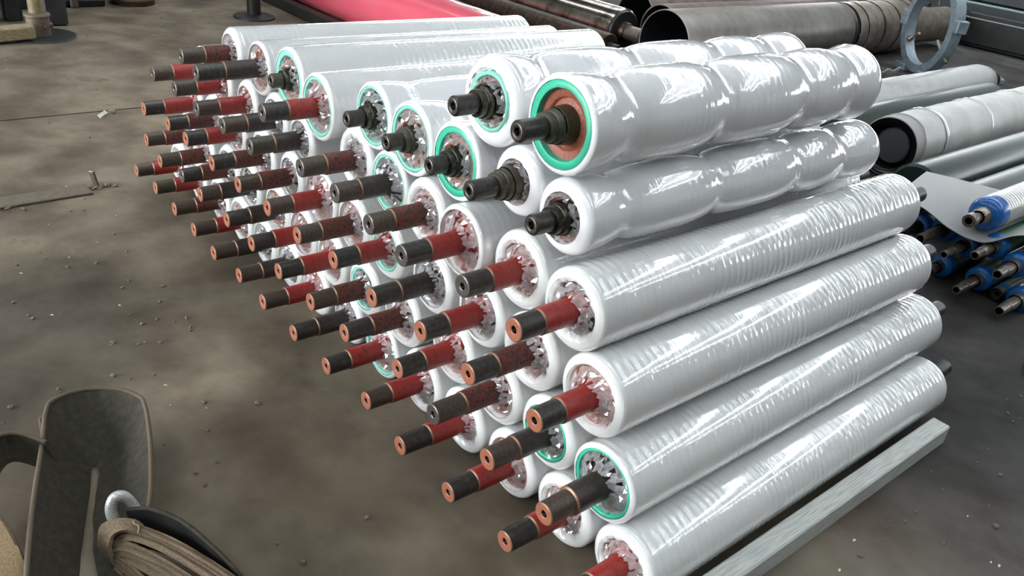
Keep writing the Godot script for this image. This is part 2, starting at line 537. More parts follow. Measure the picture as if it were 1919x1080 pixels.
# ---------------------------------------------------------------- the stack of wrapped rollers
var ROLLERS := [
	["wrapped roller with red-painted shaft, nearest in the bottom row", 1.234, 0.1024, -0.8448, 0.1016, 1.046, 2.738, "kro-w", "rollers in the bottom row of the stack"],
	["wrapped roller with red-painted shaft, second from near end, bottom row", 1.235, 0.1032, -1.0612, 0.1032, 1.047, 2.663, "kro-w", "rollers in the bottom row of the stack"],
	["wrapped roller with red-painted shaft, third from near end, bottom row", 1.234, 0.1032, -1.2771, 0.1032, 1.030, 2.681, "kro-m", "rollers in the bottom row of the stack"],
	["wrapped roller with red-painted shaft, fourth from near end, bottom row", 1.235, 0.1032, -1.4996, 0.1032, 1.025, 2.666, "kro-w", "rollers in the bottom row of the stack"],
	["wrapped roller with red-painted shaft, fifth from near end, bottom row", 1.235, 0.1083, -1.7202, 0.1072, 1.047, 2.660, "bro-m", "rollers in the bottom row of the stack"],
	["green-ringed wrapped roller with red-painted shaft, sixth from near end, bottom row", 1.235, 0.1032, -1.9453, 0.1032, 1.037, 2.682, "krogn", "rollers in the bottom row of the stack"],
	["wrapped roller with dark brown shaft, seventh from near end, bottom row", 1.236, 0.1032, -2.1697, 0.0982, 1.037, 2.715, "kdo-m", "rollers in the bottom row of the stack"],
	["wrapped roller with red-painted shaft, eighth from near end, bottom row", 1.236, 0.1032, -2.4041, 0.1032, 1.037, 2.707, "bro-m", "rollers in the bottom row of the stack"],
	["wrapped roller with dark brown shaft, ninth from near end, bottom row", 1.236, 0.1058, -2.6174, 0.1040, 1.043, 2.705, "bdo-m", "rollers in the bottom row of the stack"],
	["wrapped roller with olive-grimed shaft, tenth from near end, bottom row", 1.236, 0.1032, -2.8345, 0.1032, 1.035, 2.670, "bmo-m", "rollers in the bottom row of the stack"],
	["wrapped roller with red-painted shaft, eleventh from near end, bottom row", 1.236, 0.1062, -3.0573, 0.1061, 1.044, 2.690, "bro-m", "rollers in the bottom row of the stack"],
	["wrapped roller with rust-mottled red shaft, twelfth from near end, bottom row", 1.236, 0.1084, -3.2781, 0.1077, 1.047, 2.674, "bgo-m", "rollers in the bottom row of the stack"],
	["wrapped roller with red-painted shaft, thirteenth from near end, bottom row", 1.236, 0.1125, -3.5193, 0.1016, 1.052, 2.667, "oro-m", "rollers in the bottom row of the stack"],
	["wrapped roller with red-painted shaft, farthest in the bottom row", 1.236, 0.1091, -3.7560, 0.1090, 1.048, 2.663, "bro-m", "rollers in the bottom row of the stack"],
	["green-ringed wrapped roller with dark brown shaft, nearest in the second row up", 1.234, 0.2822, -0.9506, 0.1032, 1.048, 2.776, "bdogn", "rollers in the second row up of the stack"],
	["green-ringed wrapped roller with dark brown shaft, second from near end, second row up", 1.235, 0.2905, -1.1591, 0.1023, 1.046, 2.715, "bdogm", "rollers in the second row up of the stack"],
	["wrapped roller with rust-mottled red shaft, third from near end, second row up", 1.235, 0.2930, -1.3708, 0.1032, 1.033, 2.709, "bgs-m", "rollers in the second row up of the stack"],
	["wrapped roller with red-painted shaft, fourth from near end, second row up", 1.236, 0.3037, -1.5769, 0.1032, 1.056, 2.708, "kro-m", "rollers in the second row up of the stack"],
	["wrapped roller with rust-mottled red shaft, fifth from near end, second row up", 1.235, 0.2810, -1.8405, 0.1032, 1.040, 2.707, "kgo-m", "rollers in the second row up of the stack"],
	["green-ringed wrapped roller with rust-mottled red shaft, sixth from near end, second row up", 1.235, 0.2704, -2.0668, 0.0982, 1.047, 2.668, "bgogm", "rollers in the second row up of the stack"],
	["wrapped roller with red-painted shaft, seventh from near end, second row up", 1.236, 0.2752, -2.2900, 0.1032, 1.046, 2.676, "kro-m", "rollers in the second row up of the stack"],
	["wrapped roller with red-painted shaft, eighth from near end, second row up", 1.236, 0.2848, -2.5022, 0.1032, 1.047, 2.696, "kro-m", "rollers in the second row up of the stack"],
	["wrapped roller with olive-grimed shaft, ninth from near end, second row up", 1.236, 0.2921, -2.7085, 0.1032, 1.045, 2.703, "kmo-m", "rollers in the second row up of the stack"],
	["wrapped roller with dark brown shaft, tenth from near end, second row up", 1.236, 0.2974, -2.9532, 0.1032, 1.043, 2.711, "bdo-m", "rollers in the second row up of the stack"],
	["wrapped roller with rust-mottled red shaft, eleventh from near end, second row up", 1.236, 0.2978, -3.1596, 0.1032, 1.049, 2.712, "kgs-m", "rollers in the second row up of the stack"],
	["wrapped roller with rust-mottled red shaft, twelfth from near end, second row up", 1.236, 0.2779, -3.4011, 0.1016, 1.046, 2.662, "bgo-m", "rollers in the second row up of the stack"],
	["wrapped roller with rust-mottled red shaft, farthest in the second row up", 1.236, 0.3019, -3.6061, 0.1026, 1.061, 2.695, "bgo-m", "rollers in the second row up of the stack"],
	["wrapped roller with red-painted shaft, nearest in the third row up", 1.230, 0.4863, -1.0332, 0.1056, 1.058, 2.722, "kro-m", "rollers in the third row up of the stack"],
	["wrapped roller with rust-mottled red shaft, second from near end, third row up", 1.235, 0.4769, -1.2633, 0.1062, 1.047, 2.688, "kgo-w", "rollers in the third row up of the stack"],
	["wrapped roller with red-painted shaft, third from near end, third row up", 1.235, 0.4852, -1.4701, 0.1007, 1.048, 2.667, "kro-m", "rollers in the third row up of the stack"],
	["wrapped roller with dark brown shaft, fourth from near end, third row up", 1.235, 0.4710, -1.6979, 0.1014, 1.042, 2.686, "kdo-m", "rollers in the third row up of the stack"],
	["green-ringed wrapped roller with red-painted shaft, fifth from near end, third row up", 1.236, 0.4701, -1.9459, 0.1009, 1.060, 2.662, "krogm", "rollers in the third row up of the stack"],
	["wrapped roller with rust-mottled red shaft, sixth from near end, third row up", 1.236, 0.4663, -2.1478, 0.1009, 1.046, 2.716, "bgo-m", "rollers in the third row up of the stack"],
	["wrapped roller with red-painted shaft, seventh from near end, third row up", 1.235, 0.4747, -2.3616, 0.1086, 1.047, 2.711, "bro-n", "rollers in the third row up of the stack"],
	["wrapped roller with rust-mottled red shaft, eighth from near end, third row up", 1.235, 0.4737, -2.5840, 0.0916, 1.044, 2.691, "bgo-m", "rollers in the third row up of the stack"],
	["wrapped roller with rust-mottled red shaft, ninth from near end, third row up", 1.235, 0.4717, -2.8135, 0.1048, 1.044, 2.675, "kgo-m", "rollers in the third row up of the stack"],
	["wrapped roller with red-painted shaft, tenth from near end, third row up", 1.235, 0.4868, -3.0518, 0.0922, 1.040, 2.714, "kro-m", "rollers in the third row up of the stack"],
	["wrapped roller with rust-mottled red shaft, eleventh from near end, third row up", 1.236, 0.4743, -3.2808, 0.1043, 1.053, 2.693, "kgo-m", "rollers in the third row up of the stack"],
	["wrapped roller with red-painted shaft, farthest in the third row up", 1.236, 0.4746, -3.4980, 0.1011, 1.032, 2.712, "kro-m", "rollers in the third row up of the stack"],
	["wrapped roller with red-painted shaft, nearest in the fourth row up", 1.225, 0.6712, -1.1303, 0.1032, 1.053, 2.712, "kro-w", "rollers in the fourth row up of the stack"],
	["wrapped roller with red-painted shaft, second from near end, fourth row up", 1.235, 0.6758, -1.3367, 0.1032, 1.065, 2.689, "krs-w", "rollers in the fourth row up of the stack"],
	["wrapped roller with red-painted shaft, third from near end, fourth row up", 1.206, 0.6724, -1.5424, 0.0999, 1.028, 2.682, "krs-n", "rollers in the fourth row up of the stack"],
	["wrapped roller with rust-mottled red shaft, fourth from near end, fourth row up", 1.232, 0.6670, -1.7470, 0.1006, 1.056, 2.694, "bgs-w", "rollers in the fourth row up of the stack"],
	["green-ringed wrapped roller with dark brown shaft, fifth from near end, fourth row up", 1.246, 0.6768, -1.9531, 0.1005, 1.068, 2.684, "bdsgn", "rollers in the fourth row up of the stack"],
	["wrapped roller with rust-mottled red shaft, sixth from near end, fourth row up", 1.249, 0.6803, -2.1596, 0.1061, 1.065, 2.666, "bgs-w", "rollers in the fourth row up of the stack"],
	["wrapped roller with dark brown shaft, seventh from near end, fourth row up", 1.236, 0.6358, -2.5005, 0.0908, 1.056, 2.676, "ods-m", "rollers in the fourth row up of the stack"],
	["wrapped roller with dark brown shaft, eighth from near end, fourth row up", 1.235, 0.6449, -2.7012, 0.0988, 1.048, 2.708, "bds-m", "rollers in the fourth row up of the stack"],
	["wrapped roller with red-painted shaft, ninth from near end, fourth row up", 1.236, 0.6339, -2.9411, 0.0919, 1.049, 2.659, "brs-m", "rollers in the fourth row up of the stack"],
	["wrapped roller with red-painted shaft, tenth from near end, fourth row up", 1.235, 0.6452, -3.1708, 0.0958, 1.054, 2.659, "ors-m", "rollers in the fourth row up of the stack"],
	["wrapped roller with red-painted shaft, farthest in the fourth row up", 1.236, 0.6445, -3.3921, 0.0990, 1.048, 2.696, "brs-m", "rollers in the fourth row up of the stack"],
	["bulging wrapped roller with short stepped black shaft, nearest in the fifth row up", 1.240, 0.8651, -1.2188, 0.0917, 1.148, 2.538, "k-s-w", "rollers in the fifth row up of the stack"],
	["bulging wrapped roller with short stepped black shaft, second from near end, fifth row up", 1.245, 0.8860, -1.3970, 0.0877, 1.107, 2.480, "k-s-w", "rollers in the fifth row up of the stack"],
	["green-ringed wrapped roller with short stepped black shaft, third from near end, fifth row up", 1.235, 0.8609, -1.6231, 0.1051, 1.152, 2.686, "k-sGn", "rollers in the fifth row up of the stack"],
	["green-ringed wrapped roller with short stepped black shaft, fourth from near end, fifth row up", 1.240, 0.8504, -1.8412, 0.1056, 1.160, 2.678, "k-sgn", "rollers in the fifth row up of the stack"],
	["green-ringed wrapped roller with short stepped black shaft, fifth from near end, fifth row up", 1.243, 0.8540, -2.0477, 0.1005, 1.156, 2.720, "k-sgn", "rollers in the fifth row up of the stack"],
	["green-ringed wrapped roller with red-painted shaft, sixth from near end, fifth row up", 1.229, 0.7909, -2.3642, 0.1094, 1.043, 2.669, "krsgn", "rollers in the fifth row up of the stack"],
	["green-ringed wrapped roller with short stepped black shaft, seventh from near end, fifth row up", 1.241, 0.8198, -2.5869, 0.1094, 1.176, 2.661, "o-sGn", "rollers in the fifth row up of the stack"],
	["wrapped roller with dark brown shaft, eighth from near end, fifth row up", 1.238, 0.7986, -2.8215, 0.0963, 1.014, 2.635, "kds-n", "rollers in the fifth row up of the stack"],
	["wrapped roller with rust-mottled red shaft, farthest in the fifth row up", 1.231, 0.7963, -3.0536, 0.0954, 1.048, 2.653, "bgs-m", "rollers in the fifth row up of the stack"],
	["green-ringed bulging wrapped roller with short stepped black shaft, nearest in the top row", 1.228, 1.0738, -1.2516, 0.1118, 1.105, 2.442, "k-sGn", "rollers in the top row of the stack"],
	["green-ringed bulging wrapped roller with short stepped black shaft, farthest in the top row", 1.236, 1.0501, -1.5124, 0.1118, 1.130, 2.483, "k-sgw", "rollers in the top row of the stack"],
]

const NECKS := {"G": [1.37, 1.70, 2.045, 2.295], "C": [1.385, 1.73, 2.09, 2.32], "E": [1.375]}

func roller(d: Array, idx: int) -> void:
	var lk: String = d[7]
	var R: float = d[4]
	var xf: float = d[1]
	var L: float = d[6] - xf
	var S: float = xf - d[5]
	var o := thing("wrapped_roller", d[0], "roller", Vector3(xf, d[2] - R, d[3]), d[8])
	var cy := R
	var stepped := lk[1] == "-"
	var necks := []
	if stepped:
		if lk == "k-sgw" or (lk == "k-sGn" and d[2] > 1.0):
			necks = NECKS.G
		elif lk == "k-s-w":
			necks = NECKS.C
		elif lk[0] == "k":
			necks = NECKS.E
	var nz := FastNoiseLite.new()
	nz.seed = 100 + idx
	nz.frequency = 1.0
	var rin: float = R * ({"w": 0.64, "m": 0.73, "n": 0.86}[lk[4]] + rng.randf_range(-0.02, 0.02))
	var ring_in := rin
	if lk[3] == "G":
		ring_in = R * 0.71
	elif lk[3] == "g":
		ring_in = rin - R * 0.075
	# film body: folded rim, straight or bulging sleeve, rounded far end
	var rim := [Vector2(0.022, rin - 0.003), Vector2(0.010, rin + 0.0005), Vector2(0.003, rin + 0.004)]
	var c := 0.024 if necks.is_empty() else 0.03
	if lk[4] == "n":
		c = 0.013
	rim.append(Vector2(0.0, minf(rin + 0.012, R - c)))
	for k in 6:
		var a := PI / 2 * k / 5.0
		rim.append(Vector2(c * 0.8 * (1.0 - cos(a)) if k > 0 else 0.0, R - c + c * sin(a)))
	var n := 14
	if not necks.is_empty():
		n = 90
	var body := []
	for p in rim:
		body.append(p)
	for k in range(1, n):
		var x := c + (L - c - (c if necks.size() < 2 else 0.06)) * k / n
		var r := R
		for q in necks:
			var t: float = (x + xf - q) / 0.03
			var t2: float = (x + xf - q) / 0.07
			r -= R * (0.055 * exp(-t * t) + 0.085 * exp(-t2 * t2)) * (1.0 if necks.size() > 1 else 0.7)
		if necks.size() == 1 and x + xf > necks[0]:
			r -= R * 0.045 * smoothstep(0.0, 0.08, x + xf - necks[0])
		body.append(Vector2(x, r))
	var rend := R if necks.size() != 1 else R * 0.955
	var ce := c if necks.size() < 2 else 0.06
	for k in 9:
		var a := PI / 2 * k / 8.0
		body.append(Vector2(L - ce + ce * sin(a), rend - ce + ce * cos(a)))
	body.append(Vector2(L, R * 0.4))
	var jag := 0.010 if lk[4] == "w" else 0.004
	var ripple := 0.0007 if not necks.is_empty() else 0.0007
	var wob := func(p: Vector2, a: float, i: int) -> Vector2:
		var e := Vector2(cos(a), sin(a))
		if i < 4:
			var v := nz.get_noise_3d(e.x * 3.2, e.y * 3.2, i * 0.1) + 0.6 * nz.get_noise_3d(e.x * 9.0, e.y * 9.0, 3.0)
			return Vector2(p.x + v * 0.003, p.y + v * jag * (1.0 - i * 0.2))
		var v2 := nz.get_noise_3d(p.x * 22.0, e.x * 1.4, e.y * 1.4)
		return Vector2(p.x, p.y + v2 * ripple - ripple * 0.5)
	var wrapmat: Material = M.film_bulge if not necks.is_empty() else (M.film0 if d[3] > -1.14 and d[0].contains("nearest") else M.film1)
	obj("film_wrap", lathe([body], 56, cy, wob, 1.1), wrapmat, o)
	# end of the roller inside the rim
	if lk[3] != "-":
		var gm: Material = M.green if (lk[3] == "G" or lk == "bdogn" or lk == "bdogm") and lk != "o-sGn" else M.green_pale
		obj("rubber_ring", lathe([[Vector2(0.018, ring_in - 0.002), Vector2(0.003, ring_in), Vector2(0.001, ring_in + 0.002), Vector2(0.001, maxf(rin + 0.001, ring_in + 0.004)), Vector2(0.012, maxf(rin + 0.003, ring_in + 0.006))]], 44, cy, func(p: Vector2, a: float, i: int) -> Vector2: return Vector2(p.x, p.y + nz.get_noise_2d(cos(a) * 2.0, sin(a) * 2.0 + 9.0) * 0.002)), gm, o)
	var dm: Material = M.disc
	if idx % 5 == 2 or lk[3] == "G":
		dm = M.disc_orange
	elif lk[1] == "d" or idx % 5 == 4:
		dm = M.disc_dark
	var dx := 0.022
	obj("end_disc", lathe([[Vector2(dx, 0.02), Vector2(dx - 0.002, 0.045), Vector2(dx + 0.003, ring_in * 0.72)], [Vector2(dx + 0.003, ring_in * 0.72), Vector2(dx - 0.006, ring_in * 0.76), Vector2(dx - 0.006, ring_in + 0.004)]], 36, cy), dm, o)
	# shaft
	var mid := 0.0
	var tip: Node
	if stepped:
		var tr := 0.0245
		mid = tr
		var t0 := -S
		var tl := minf(0.075, S * 0.6)
		obj("stepped_journal", lathe([[Vector2(t0 + tl, tr - 0.002), Vector2(t0 + tl, 0.031)], [Vector2(t0 + tl, 0.031), Vector2(t0 + tl + 0.002, 0.033), Vector2(t0 + tl + 0.018, 0.0335)], [Vector2(t0 + tl + 0.018, 0.0335), Vector2(t0 + tl + 0.019, 0.0375), Vector2(t0 + tl + 0.032, 0.0385)], [Vector2(t0 + tl + 0.032, 0.036), Vector2(t0 + tl + 0.035, 0.036)], [Vector2(t0 + tl + 0.035, 0.040), Vector2(t0 + tl + 0.037, 0.042), Vector2(dx, 0.044)]], 32, cy), M.steel_step if idx % 2 == 0 else M.tip_olive, o)
		tip = obj("shaft_tip", lathe([[Vector2(t0, tr - 0.005), Vector2(t0 + 0.004, tr - 0.001), Vector2(t0 + 0.006, tr), Vector2(t0 + tl, tr)]], 28, cy), M.tip_black if lk[0] == "k" else M.tip_olive, o)
	else:
		mid = 0.0288
		var jr := 0.0325 if lk != "bdogn" else 0.036
		var tl := S * rng.randf_range(0.37, 0.45)
		var jm: Material = {"r": M.red, "g": M.mottled, "d": M.dark, "m": M.olive}[lk[1]]
		obj("shaft_journal", lathe([[Vector2(-S + tl + 0.0035, jr), Vector2(-0.01, jr), Vector2(0.004, jr + 0.004), Vector2(dx, jr + 0.012)]], 30, cy), jm, o)
		obj("shaft_shoulder", lathe([[Vector2(-S + tl - 0.0006, mid - 0.001), Vector2(-S + tl, jr - 0.0025), Vector2(-S + tl + 0.0036, jr + 0.0002)]], 30, cy), M.rim_bright, o)
		tip = obj("shaft_tip", lathe([[Vector2(-S + 0.0025, mid - 0.0006), Vector2(-S + 0.004, mid), Vector2(-S + tl, mid + 0.0006)]], 30, cy), {"k": M.tip_black, "b": M.tip_brown, "o": M.tip_olive}[lk[0]], o)
	var fm: Material = M.face_orange if lk[2] == "o" else (M.tip_black if stepped else M.face_silver)
	var hr := 0.009
	var er := mid - (0.005 if stepped else 0.0006)
	obj("tip_face", lathe([[Vector2(-S + 0.003, hr), Vector2(-S, hr + 0.002), Vector2(-S, er - 0.0025)]], 28, cy), fm, tip)
	obj("tip_rim", lathe([[Vector2(-S, er - 0.0026), Vector2(-S + 0.0006, er - 0.0006), Vector2(-S + 0.0027, er + 0.0003)]], 28, cy), M.rim_bright if lk[2] == "o" else M.worn_steel, tip)
	obj("center_hole", lathe([[Vector2(-S + 0.016, 0.0008), Vector2(-S + 0.012, 0.005), Vector2(-S + 0.003, hr + 0.0004)]], 14, cy), M.hole, tip)
	# crumpled clear film stretched from the rim to the shaft
	var st := begin()
	st.set_smooth_group(-1)
	var seg := 46
	var rings := 5
	var r0 := 0.047 if stepped else 0.036
	var r1 := rin - 0.002
	if lk[3] == "G":
		r1 = ring_in
	var pts := []
	for i in rings + 1:
		var row := []
		var f := float(i) / rings
		for j in seg:
			var a := TAU * (j + (0.5 if i % 2 else 0.0)) / seg + rng.randf_range(-0.06, 0.06)
			var r := lerpf(r0, r1, f) + (rng.randf_range(-0.003, 0.003) if i > 0 and i < rings else 0.0)
			var x := lerpf(-0.009, 0.010, pow(f, 0.7)) + rng.randf_range(-0.009, 0.007) * (1.0 if i < rings else 0.2)
			row.append(Vector3(x, cy + cos(a) * r, sin(a) * r))
		pts.append(row)
	for i in rings:
		for j in seg:
			var k := (j + 1) % seg
			if rng.randf() < 0.13:
				continue
			quad(st, pts[i][j], pts[i + 1][j], pts[i + 1][k], pts[i][k])
	if lk != "k-sGn" or d[2] < 1.0:
		obj("clear_film", done(st), M.crinkle, o)
	var rl := 0.188 if not stepped else 0.06
	obj("rear_journal", lathe([[Vector2(L - 0.03, 0.034), Vector2(L + rl * 0.5, 0.034)], [Vector2(L + rl * 0.5, 0.0285), Vector2(L + rl - 0.003, 0.0285), Vector2(L + rl, 0.0265), Vector2(L + rl, 0.002)]], 20, cy), M.steel_dark, o)

# ---------------------------------------------------------------- things behind the stack
func cyl_x(x0: float, x1: float, r: float, ch := 0.01) -> Array:
	return [[Vector2(x0, 0.001), Vector2(x0, r - ch)], [Vector2(x0, r - ch), Vector2(x0 + ch, r)], [Vector2(x0 + ch, r), Vector2(x1 - ch, r)], [Vector2(x1 - ch, r), Vector2(x1, r - ch)], [Vector2(x1, r - ch), Vector2(x1, 0.001)]]

func hollow(x0: float, x1: float, r: float, th: float) -> Array:
	return [[Vector2(x1, r - th), Vector2(x0 + 0.004, r - th)], [Vector2(x0, r - th + 0.001), Vector2(x0, r - 0.001)], [Vector2(x0 + 0.001, r), Vector2(x1, r)]]

func background() -> void:
	var o: Node3D
	# pink wrapped roll, lying across (along z)
	o = thing("film_roll", "large roll wrapped in glossy pink film behind the stack", "film roll", Vector3(3.9, 0, -4.62))
	o.rotation.y = PI / 2
	var nz := FastNoiseLite.new()
	nz.seed = 77
	nz.frequency = 1.0
	var pw := func(p: Vector2, a: float, _i: int) -> Vector2:
		return Vector2(p.x, p.y + nz.get_noise_3d(p.x * 3.0, cos(a) * 2.0, sin(a) * 2.0) * 0.012)
	var prof := [Vector2(0.03, 0.11), Vector2(0.0, 0.13), Vector2(0.0, 0.19), Vector2(0.02, 0.235), Vector2(0.06, 0.25)]
	for k in range(1, 24):
		prof.append(Vector2(0.06 + 4.2 * k / 24.0, 0.25))
	prof.append(Vector2(4.28, 0.2)); prof.append(Vector2(4.28, 0.01))
	obj("pink_film", lathe([prof], 48, 0.25, pw), M.pink, o)
	obj("core_tube", lathe(hollow(0.012, 1.0, 0.125, 0.02), 32, 0.25), M.black_iron, o)
	# dark bar added in place of the shadow beside the pink roll
	tag(obj("shadow_bar", box_mesh(Vector3(0.09, 0.1, 4.0), Vector3(3.58, 0.05, -6.9), 0.008), M.black_iron), "dark skid built as a bar along the side of the pink roll", "shadow")
	# chrome roller and the rusty roller beside it (along z)
	o = thing("chrome_roller", "polished chrome roller with a stub shaft behind the stack", "roller", Vector3(5.79, 0, -5.24))
	o.rotation.y = PI / 2
	obj("shell", lathe(cyl_x(0.03, 4.2, 0.2, 0.012), 48, 0.2), M.chrome, o)
	obj("end_collar", lathe([[Vector2(0.0, 0.09), Vector2(0.0, 0.175)], [Vector2(0.0, 0.175), Vector2(0.008, 0.183), Vector2(0.035, 0.183)]], 40, 0.2), M.steel_dark, o)
	obj("end_plate", lathe([[Vector2(0.012, 0.03), Vector2(0.004, 0.092)]], 32, 0.2), M.rust_roll, o)
	obj("stub_shaft", lathe(cyl_x(-0.23, 0.02, 0.07, 0.006), 28, 0.2), M.worn_steel, o)
	obj("shaft_collar", lathe([[Vector2(-0.05, 0.07), Vector2(-0.05, 0.085), Vector2(0.02, 0.095)]], 28, 0.2), M.rust_roll, o)
	o = thing("rusty_roller", "thin rust-brown bare roller lying against the chrome roller", "roller", Vector3(5.47, 0, -5.1))
	o.rotation.y = PI / 2
	obj("shell", lathe(cyl_x(0.0, 4.2, 0.115, 0.01), 36, 0.115), M.rust_roll, o)
	obj("stub_shaft", lathe(cyl_x(-0.12, 0.01, 0.04, 0.004), 20, 0.115), M.steel_dark, o)
	# big pipes (along x)
	o = thing("steel_pipe", "grey open-ended steel pipe with a turned flanged end", "pipe", Vector3(5.5, 0, -4.53))
	var pr := 0.272
	obj("outer_wall", lathe([[Vector2(0.001, pr), Vector2(2.55, pr)]], 56, pr), M.pipe, o)
	obj("pipe_rim", lathe([[Vector2(0.006, pr - 0.011), Vector2(0.0, pr - 0.01), Vector2(0.0, pr - 0.001), Vector2(0.002, pr)]], 56, pr), M.pipe_rim, o)
	obj("inner_wall", lathe([[Vector2(2.55, 0.001), Vector2(2.55, pr - 0.011), Vector2(0.005, pr - 0.011)]], 48, pr), M.pipe_inside, o)
	obj("weld_ring", lathe([[Vector2(2.55, pr), Vector2(2.56, pr + 0.006), Vector2(2.585, pr + 0.006), Vector2(2.6, pr - 0.012)], [Vector2(2.6, pr - 0.012), Vector2(2.66, pr - 0.012)]], 56, pr), M.steel_dark, o)
	var tp := []
	for k in 8:
		var x := 2.66 + 0.16 * k
		tp.append([Vector2(x, pr + (0.004 if k % 2 else 0.0)), Vector2(x + 0.148, pr + (0.004 if k % 2 else 0.0))])
		tp.append([Vector2(x + 0.148, pr - 0.008), Vector2(x + 0.16, pr - 0.008)])
	tp.append([Vector2(3.94, pr - 0.008), Vector2(3.94, 0.195)])
	obj("turned_sleeve", lathe(tp, 56, pr), M.turned, o)
	obj("end_journal", lathe([[Vector2(3.94, 0.19), Vector2(5.02, 0.19)], [Vector2(5.02, 0.19), Vector2(5.03, 0.18), Vector2(5.03, 0.001)]], 48, pr - 0.02), M.turned, o)
	var pipes := [
		["dark open pipe right behind the grey pipe's open end", 6.05, -5.06, 0.0, 0.235, M.pipe_brown],
		["dark open pipe partly hidden behind the chrome roller's stub end", 6.25, -5.56, 0.0, 0.245, M.pipe_brown],
		["brown steel pipe farthest back, its open end at the top edge", 7.35, -6.25, 0.02, 0.255, M.pipe_brown]]
	for p in pipes:
		o = thing("steel_pipe", p[0], "pipe", Vector3(p[1], p[3], p[2]), "pipes behind the stack")
		var r: float = p[4]
		obj("outer_wall", lathe([[Vector2(0.001, r), Vector2(3.2, r)]], 48, r), p[5], o)
		obj("pipe_rim", lathe([[Vector2(0.006, r - 0.014), Vector2(0.0, r - 0.012), Vector2(0.0, r - 0.001), Vector2(0.002, r)]], 48, r), M.pipe_rim, o)
		obj("inner_wall", lathe([[Vector2(1.2, 0.001), Vector2(1.2, r - 0.013), Vector2(0.005, r - 0.013)]], 40, r), M.pipe_inside, o)
	# steady-rest ring standing on edge
	o = thing("steady_ring", "blue-grey machine steady ring with bolts standing on edge", "machine part", Vector3(8.42, 0, -3.76))
	o.rotation.y = -0.62
	var rr := 0.45
	obj("ring_frame", lathe([[Vector2(0.0, rr - 0.085), Vector2(0.0, rr - 0.006)], [Vector2(0.0, rr - 0.006), Vector2(0.006, rr), Vector2(0.094, rr), Vector2(0.1, rr - 0.006)], [Vector2(0.1, rr - 0.006), Vector2(0.1, rr - 0.085)], [Vector2(0.1, rr - 0.085), Vector2(0.0, rr - 0.085)]], 26, rr + 0.02), M.ring_blue, o)
	obj("foot", box_mesh(Vector3(0.16, 0.07, 0.2), Vector3(0.05, 0.035, -0.22), 0.008), M.ring_blue, o)
	obj("foot", box_mesh(Vector3(0.16, 0.07, 0.2), Vector3(0.05, 0.035, 0.22), 0.008), M.ring_blue, o)
	obj("clamp_lug", box_mesh(Vector3(0.11, 0.15, 0.12), Vector3(0.05, rr + 0.02, -rr - 0.0), 0.01), M.ring_blue, o)
	obj("clamp_lug", box_mesh(Vector3(0.11, 0.12, 0.07), Vector3(0.05, rr + 0.1, rr + 0.02), 0.01), M.ring_blue, o)
	for a in [0.0, TAU / 3, -TAU / 3]:
		var dir := Vector3(0, cos(a), sin(a))
		var c := Vector3(0.05, rr + 0.02, 0)
		obj("centering_bolt", tube([c + dir * 0.2, c + dir * 0.34, c + dir * 0.341, c + dir * 0.37, c + dir * 0.371, c + dir * 0.5], [0.014, 0.014, 0.03, 0.03, 0.014, 0.014], 8), M.worn_steel, o)
	obj("clamp_bolt", tube([Vector3(0.05, rr - 0.1, -rr - 0.02), Vector3(0.05, rr + 0.16, -rr - 0.02), Vector3(0.05, rr + 0.161, -rr - 0.02), Vector3(0.05, rr + 0.21, -rr - 0.02)], [0.016, 0.016, 0.034, 0.034], 8), M.worn_steel, o)
	tag(obj("steel_bracket", box_mesh(Vector3(0.5, 0.05, 0.06), Vector3(9.3, 0.026, -3.3), 0.006, Basis(Vector3.UP, 0.6)), M.ring_blue), "flat blue-grey bar on the floor beside the steady ring", "bar")
	# lathe bed at the far right
	o = thing("machine_bed", "long dark blue-green machine bed at the far right", "machine", Vector3(11.0, 0, -2.0))
	obj("bed_base", box_mesh(Vector3(1.6, 0.5, 9.0), Vector3(0.8, 0.25, 0), 0.02), M.machine, o)
	obj("way_rail", box_mesh(Vector3(1.5, 0.16, 9.0), Vector3(0.9, 0.58, 0), 0.02), M.machine, o)
	obj("slideway", box_mesh(Vector3(0.06, 0.025, 9.0), Vector3(0.02, 0.49, 0), 0.006), M.machine_edge, o)
	obj("chip_lip", box_mesh(Vector3(0.05, 0.02, 9.0), Vector3(-0.02, 0.33, 0), 0.006), M.machine_edge, o)
	obj("upper_panel", box_mesh(Vector3(1.0, 0.5, 9.0), Vector3(1.2, 0.97, 0), 0.02), M.machine, o)
	obj("panel_edge", box_mesh(Vector3(0.04, 0.03, 9.0), Vector3(0.69, 1.0, 0), 0.006), M.machine_edge, o)
	for k in 5:
		obj("leg_panel", box_mesh(Vector3(0.05, 0.36, 1.3), Vector3(-0.01, 0.22, -3.6 + 1.8 * k), 0.015), M.machine_grey, o)

